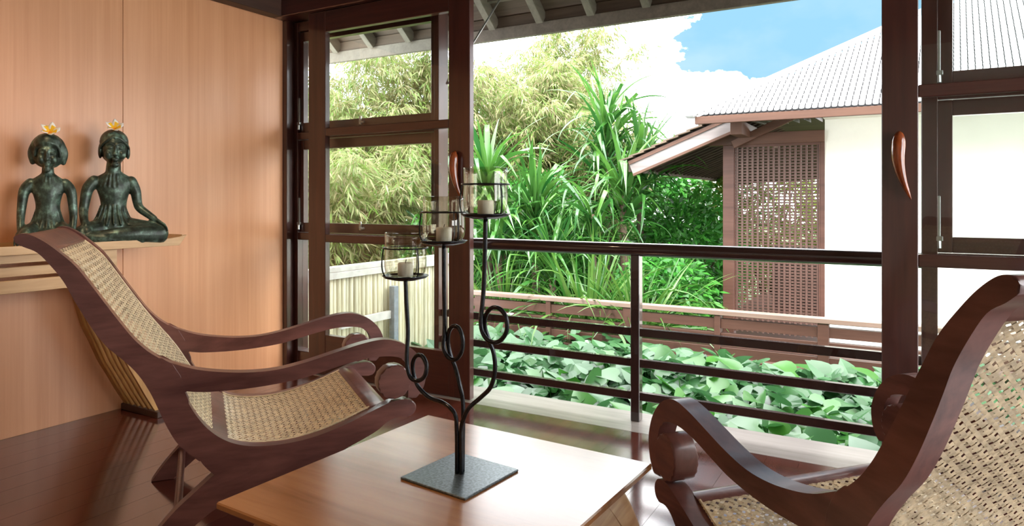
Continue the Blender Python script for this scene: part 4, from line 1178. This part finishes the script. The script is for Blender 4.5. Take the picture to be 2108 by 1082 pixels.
# ---- strap-leaved plants: every long leaf is its own piece
def strap_mesh(name, mat, ln, wd, e0, bend, kink=None, kang=0.0, twist=0.0, fold=0.30, n=11):
    bm = bmesh.new(); rows = []
    x = z = y = 0.0; e = e0
    for i in range(n + 1):
        u = i / n
        w = wd * (0.55 + 0.75 * u) if u < 0.35 else wd * max(0.02, (1 - ((u - 0.35) / 0.65) ** 1.7)) * 0.8125
        w = max(w, wd * 0.015)
        nx, nz = -math.sin(e), math.cos(e)
        tw = twist * u
        cy, sy = math.cos(tw), math.sin(tw)
        h = fold * w
        rows.append([bm.verts.new((x + nx * (h + sy * w), cy * w, z + nz * (h + sy * w))), bm.verts.new((x, 0, z)), bm.verts.new((x + nx * (h - sy * w), -cy * w, z + nz * (h - sy * w)))])
        ds = ln / n
        e -= bend / n * (0.5 + 1.1 * u)
        if kink is not None and abs(u - kink) < 0.5 / n: e -= kang
        x += math.cos(e) * ds; z += math.sin(e) * ds
    for i in range(n):
        for q in range(2):
            bm.faces.new((rows[i][q], rows[i][q + 1], rows[i + 1][q + 1], rows[i + 1][q]))
    return mesh_of(name, bm, mat, True)

PAND = []
for k, (e0, bend, kink, kang) in enumerate(((75, 40, None, 0), (62, 70, None, 0), (50, 90, None, 0), (70, 30, 0.55, 95), (55, 30, 0.5, 80), (30, 80, None, 0), (80, 20, None, 0), (40, 50, 0.62, 70))):
    PAND.append(strap_mesh('leaf', M['pandan'], 1.0, 0.036, R(e0), R(bend), kink, R(kang), R((-1) ** k * 25)))
GRS = []
for k, (e0, bend) in enumerate(((82, 45), (76, 85), (68, 115), (60, 130), (84, 25), (55, 100))):
    GRS.append(strap_mesh('leaf', M['grass'], 1.0, 0.017, R(e0), R(bend), None, 0, R((-1) ** k * 30), fold=0.2))

def strap_plant(name, label, cat, x, y, zb, zc, nleaf, ln, meshes, seed, group, wscale=1.0, trunk=True, spiral=0.25, zgrow=0.0):
    rng = random.Random(seed)
    t = thing(name, label, cat, (x, y, zb), group=group)
    if trunk:
        o = obj('stem', tube_bm([(x, y, zb), (x + 0.03, y, (zb + zc) / 2), (x, y, zc + zgrow)], [0.07, 0.055, 0.035], 10), M['bark'], t, smooth=True)
    for k in range(nleaf):
        me = meshes[rng.randrange(len(meshes))]
        a = k * 2.39996 + rng.uniform(-0.3, 0.3)
        L = ln * rng.uniform(0.65, 1.15)
        r0 = 0.02 if trunk else rng.uniform(0.0, spiral)
        zz = zc + (rng.uniform(0, zgrow) if zgrow else rng.uniform(-0.08, 0.06))
        piece('leaf', me, t, (x + r0 * math.cos(a), y + r0 * math.sin(a), zz), (rng.uniform(-0.3, 0.3), rng.uniform(-0.35, 0.35), a), (L, L * wscale * rng.uniform(0.8, 1.2), L))
    return t

PG = 'pandanus plants in the middle of the garden'
strap_plant('pandanus', 'tallest pandanus with leaves against the sky beside the pavilion roof', 'pandanus', -3.72, 9.15, -0.8, 1.30, 150, 1.05, PAND, 11, PG, 1.1, zgrow=1.05)
strap_plant('pandanus', 'pandanus right of the tallest one, leaves reaching the pavilion eave tip', 'pandanus', -3.30, 9.35, -0.8, 1.0, 110, 1.0, PAND, 17, PG, 1.0, zgrow=0.8)
strap_plant('pandanus', 'pandanus just right of the sliding door with leaves folded downwards', 'pandanus', -4.85, 7.75, -0.8, 0.75, 105, 1.05, PAND, 12, PG, 1.15, zgrow=0.75)
strap_plant('pandanus', 'broad pandanus behind the right candle cup', 'pandanus', -4.25, 7.95, -0.8, 0.45, 100, 1.05, PAND, 13, PG, 1.1, zgrow=0.7)
strap_plant('pandanus', 'pandanus with drooping pale leaves below the pavilion eave tip', 'pandanus', -3.25, 8.55, -0.8, 0.75, 105, 0.95, PAND, 14, PG, 1.1, zgrow=0.6)
strap_plant('pandanus', 'low pandanus in front of the bamboo, left of the railing post', 'pandanus', -3.75, 7.45, -0.8, 0.05, 90, 0.95, PAND, 15, PG, 1.0, zgrow=0.45)
strap_plant('pandanus', 'small pandanus behind the sliding door edge above the boardwalk', 'pandanus', -5.4, 7.3, -0.8, 0.15, 80, 0.95, PAND, 16, PG, 1.05, zgrow=0.5)
PKINK = [PAND[3], PAND[4], PAND[7], PAND[2]]
strap_plant('pandanus', 'pandanus with many broken pale leaves above the left half of the handrail', 'pandanus', -4.45, 7.35, -0.8, 0.25, 80, 0.95, PKINK, 18, PG, 1.0, zgrow=0.6)
strap_plant('pandanus', 'pandanus with broken hanging leaves behind the railing post', 'pandanus', -3.45, 8.0, -0.8, 0.35, 80, 0.95, PKINK, 19, PG, 1.0, zgrow=0.6)
GG = 'fountain grass behind the boardwalk railing'
strap_plant('fountain_grass', 'bright fountain grass clump just left of the railing post', 'grass clump', -3.12, 7.10, -0.5, -0.5, 150, 1.45, GRS, 21, GG, 0.85, trunk=False, spiral=0.22)
strap_plant('fountain_grass', 'bright fountain grass clump just right of the railing post', 'grass clump', -2.52, 7.10, -0.5, -0.5, 150, 1.18, GRS, 22, GG, 0.85, trunk=False, spiral=0.20)
strap_plant('fountain_grass', 'fountain grass clump below the right candle cup', 'grass clump', -4.15, 7.00, -0.5, -0.5, 130, 1.15, GRS, 23, GG, 0.85, trunk=False, spiral=0.25)
strap_plant('fountain_grass', 'fountain grass clump at the edge of the sliding door', 'grass clump', -4.95, 6.95, -0.5, -0.5, 110, 1.05, GRS, 24, GG, 0.85, trunk=False, spiral=0.25)

# ---- leafy shrubs
def shrub(label, x, y, zc, r, n, ln, wd, mat, seed, group=None, cat='shrub', name='leafy_shrub', shell=0.45):
    rng = np.random.default_rng(seed)
    t = thing(name, label, cat, (x, y, -0.8), group=group)
    st = bmesh.new()
    for k in range(6):
        a = k * 1.05; e = np.array([x + 0.6 * r[0] * math.cos(a), y + 0.6 * r[1] * math.sin(a), zc + 0.3 * r[2]])
        tube_bm([(x + 0.05 * math.cos(a), y + 0.05 * math.sin(a), -0.8), tuple((np.array([x, y, -0.8]) + e) / 2 + np.array([0, 0, 0.15])), tuple(e)], [0.03, 0.022, 0.010], 6, st)
    obj('stems', st, M['bark'], t, smooth=True)
    pos, d, nr, l_, w_ = foliage_cloud(n, (x, y, zc), r, ln, wd, 0.25, rng, shell)
    V, F = leaf_quads(pos, d, nr, l_, w_, 0.18)
    o = link_mesh('foliage', bulk_mesh('foliage', V - np.array([x, y, -0.8]), F, mat), None, t); o['kind'] = 'stuff'
    return t
SG = 'leafy shrubs around the garden'
shrub('glossy dark green shrub beside the pavilion porch post', -2.72, 9.75, 0.25, (0.85, 0.7, 0.95), 5200, 0.13, 0.045, M['shrub'], 31, SG)
shrub('dark green shrub low behind the fountain grass', -2.55, 8.0, -0.05, (0.60, 0.45, 0.60), 2600, 0.12, 0.042, M['shrub'], 32, SG)
shrub('dark shrub behind the low pandanus plants', -4.9, 8.9, 0.4, (1.3, 0.6, 1.1), 6000, 0.14, 0.045, M['shrub'], 33, SG)
shrub('yellow-green shrub seen through the lattice screen', -2.2, 13.2, 0.9, (1.3, 0.8, 1.6), 5200, 0.15, 0.06, M['yshrub'], 34, SG)
shrub('green shrub low at the right side of the lattice view', -0.6, 13.4, 0.2, (0.9, 0.6, 1.2), 3000, 0.15, 0.06, M['yshrub'], 35, SG)
shrub('dark green hedge far behind the bamboo', -8.8, 13.5, 1.4, (4.2, 0.9, 2.4), 14000, 0.22, 0.09, M['shrub'], 36, SG, shell=0.3)
shrub('dark green hedge behind the tall pandanus', -4.6, 13.2, 0.7, (2.2, 0.8, 1.7), 8000, 0.20, 0.08, M['shrub'], 37, SG, shell=0.3)

# ---- ground cover with broad leaves in the bed
bed = thing('ground_cover', 'broad-leaved green creeper filling the bed between railing and boardwalk', 'ground cover', (-1.5, 5.0, -0.62))
def heart(kind):
    bm = bmesh.new()
    ol = [(0.0, 0.0), (-0.14, 0.24), (-0.10, 0.43), (0.10, 0.50), (0.34, 0.44), (0.62, 0.28), (0.85, 0.11), (1.0, 0.0)]
    lift = (0.16, 0.26, 0.08)[kind]; cur = (0.16, 0.05, 0.30)[kind]
    mid = [bm.verts.new((p[0] if i else 0.0, 0, -cur * max(0, p[0]) ** 2)) for i, p in enumerate(((0.0, 0), (0.14, 0), (0.34, 0), (0.62, 0), (0.85, 0), (1.0, 0)))]
    for sg in (1, -1):
        e = [bm.verts.new((a, sg * b_, lift * b_ - cur * max(0, a) ** 2)) for a, b_ in ol[1:-1]]
        fs = [(mid[0], e[0], e[1], mid[1]), (mid[1], e[1], e[2], mid[2]), (mid[2], e[2], e[3]), (mid[2], e[3], e[4], mid[3]), (mid[3], e[4], e[5], mid[4]), (mid[4], e[5], mid[5])]
        for f in fs: bm.faces.new(f if sg > 0 else f[::-1])
    return bm
H_ME = [mesh_of('leaf', heart(k), M['bedleaf'], True) for k in range(3)]
rng = random.Random(5)
cand = []
y = 3.62
while y < 6.42:
    x = -5.6 + rng.uniform(0, 0.1)
    while x < 2.2:
        cand.append((x + rng.uniform(-0.05, 0.05), y + rng.uniform(-0.05, 0.05)))
        x += 0.108
    y += 0.088
vis_l = []; mass = []
leafs = []
for (x, y) in cand:
    top = -0.28 + 0.05 * math.sin(x * 2.1 + y) + 0.05 * math.sin(y * 3.3 - x * 1.7) - (0.06 if y > 6.0 else 0)
    z = top + rng.uniform(-0.10, 0.07)
    sz = rng.uniform(0.115, 0.20)
    rot = (rng.uniform(-0.75, 0.15), rng.uniform(-0.9, 0.5), rng.uniform(0, 6.28) if rng.random() < 0.35 else rng.uniform(2.2, 4.6))
    leafs.append((x, y, z, sz, rot, rng.randrange(3)))
# the biggest in the picture are pieces of their own: nearest and topmost first
def shown(x, y): return -0.68 < x / y < -0.03      # bearing of the opening between the doors
leafs.sort(key=lambda l: (not shown(l[0], l[1]), (l[0] ** 2 + l[1] ** 2) ** 0.5 / l[3] - 14 * (l[2] + 0.26)))
for (x, y, z, sz, rot, k) in leafs[:300]:
    piece('leaf', H_ME[k], bed, (x, y, z), rot, (sz, sz, sz))
from mathutils import Euler
V = []; F = []
tri = [[(v.co.copy()) for v in m_.vertices] for m_ in H_ME]; pol = [[list(p.vertices) for p in m_.polygons] for m_ in H_ME]
mb = bmesh.new()
def addleaf(x, y, z, sz, rot, k):
    Mx = Matrix.Translation((x, y, z)) @ Euler(rot).to_matrix().to_4x4() @ Matrix.Scale(sz, 4)
    vv = [mb.verts.new(Mx @ c) for c in tri[k]]
    for f in pol[k]: mb.faces.new([vv[i] for i in f])
for l in leafs[300:]: addleaf(*l)
for (x, y) in cand:      # a lower storey of leaves that closes the bed
    for _ in range(2):
        addleaf(x + rng.uniform(-0.08, 0.08), y + rng.uniform(-0.06, 0.06), -0.43 + rng.uniform(-0.08, 0.10), rng.uniform(0.11, 0.17), (rng.uniform(-0.8, 0.3), rng.uniform(-0.7, 0.6), rng.uniform(0, 6.28)), rng.randrange(3))
obj('leaf_understorey', mb, M['bedleaf_mass'], bed, kind='stuff')
sm = bmesh.new()
for (x, y, z, sz, rot, k) in leafs[:300]:
    tube_bm([(x + 0.04, y, -0.62), (x + 0.02, y + 0.01, (z - 0.62) / 2), (x, y, z)], 0.0035, 4, sm, caps=False)
obj('leaf_stalks', sm, M['shrub'], bed, kind='stuff')
# small white blossoms among the leaves
def blossom(x, y, z, label):
    f = thing('white_blossom', label, 'flower', (x, y, z), group='white blossoms in the leaf bed')
    bm = bmesh.new()
    vs = [bm.verts.new((0, 0, 0)), bm.verts.new((0.022, 0.014, 0.010)), bm.verts.new((0.045, 0, 0.016)), bm.verts.new((0.022, -0.014, 0.010))]
    bm.faces.new(vs)
    ext = bmesh.ops.extrude_face_region(bm, geom=list(bm.faces)); bmesh.ops.translate(bm, vec=(0, 0, 0.002), verts=[v for v in ext['geom'] if isinstance(v, bmesh.types.BMVert)])
    me = mesh_of('petal', bm, M['petalwhite'])
    for k in range(6): piece('petal', me, f, (x, y, z), (0.5, 0, k * math.pi / 3))
    bm = bmesh.new(); bmesh.ops.create_icosphere(bm, subdivisions=1, radius=0.009, matrix=Matrix.Translation((x, y, z + 0.006)))
    obj('flower_centre', bm, M['petalyellow'], f, smooth=True)
blossom(-0.115, 4.15, -0.14, 'white blossom beside the right sliding door stile')
blossom(-0.42, 5.05, -0.13, 'white blossom near the boardwalk, left of the right door')
blossom(-3.55, 6.1, -0.06, 'white blossom near the boardwalk below the right candle cup')
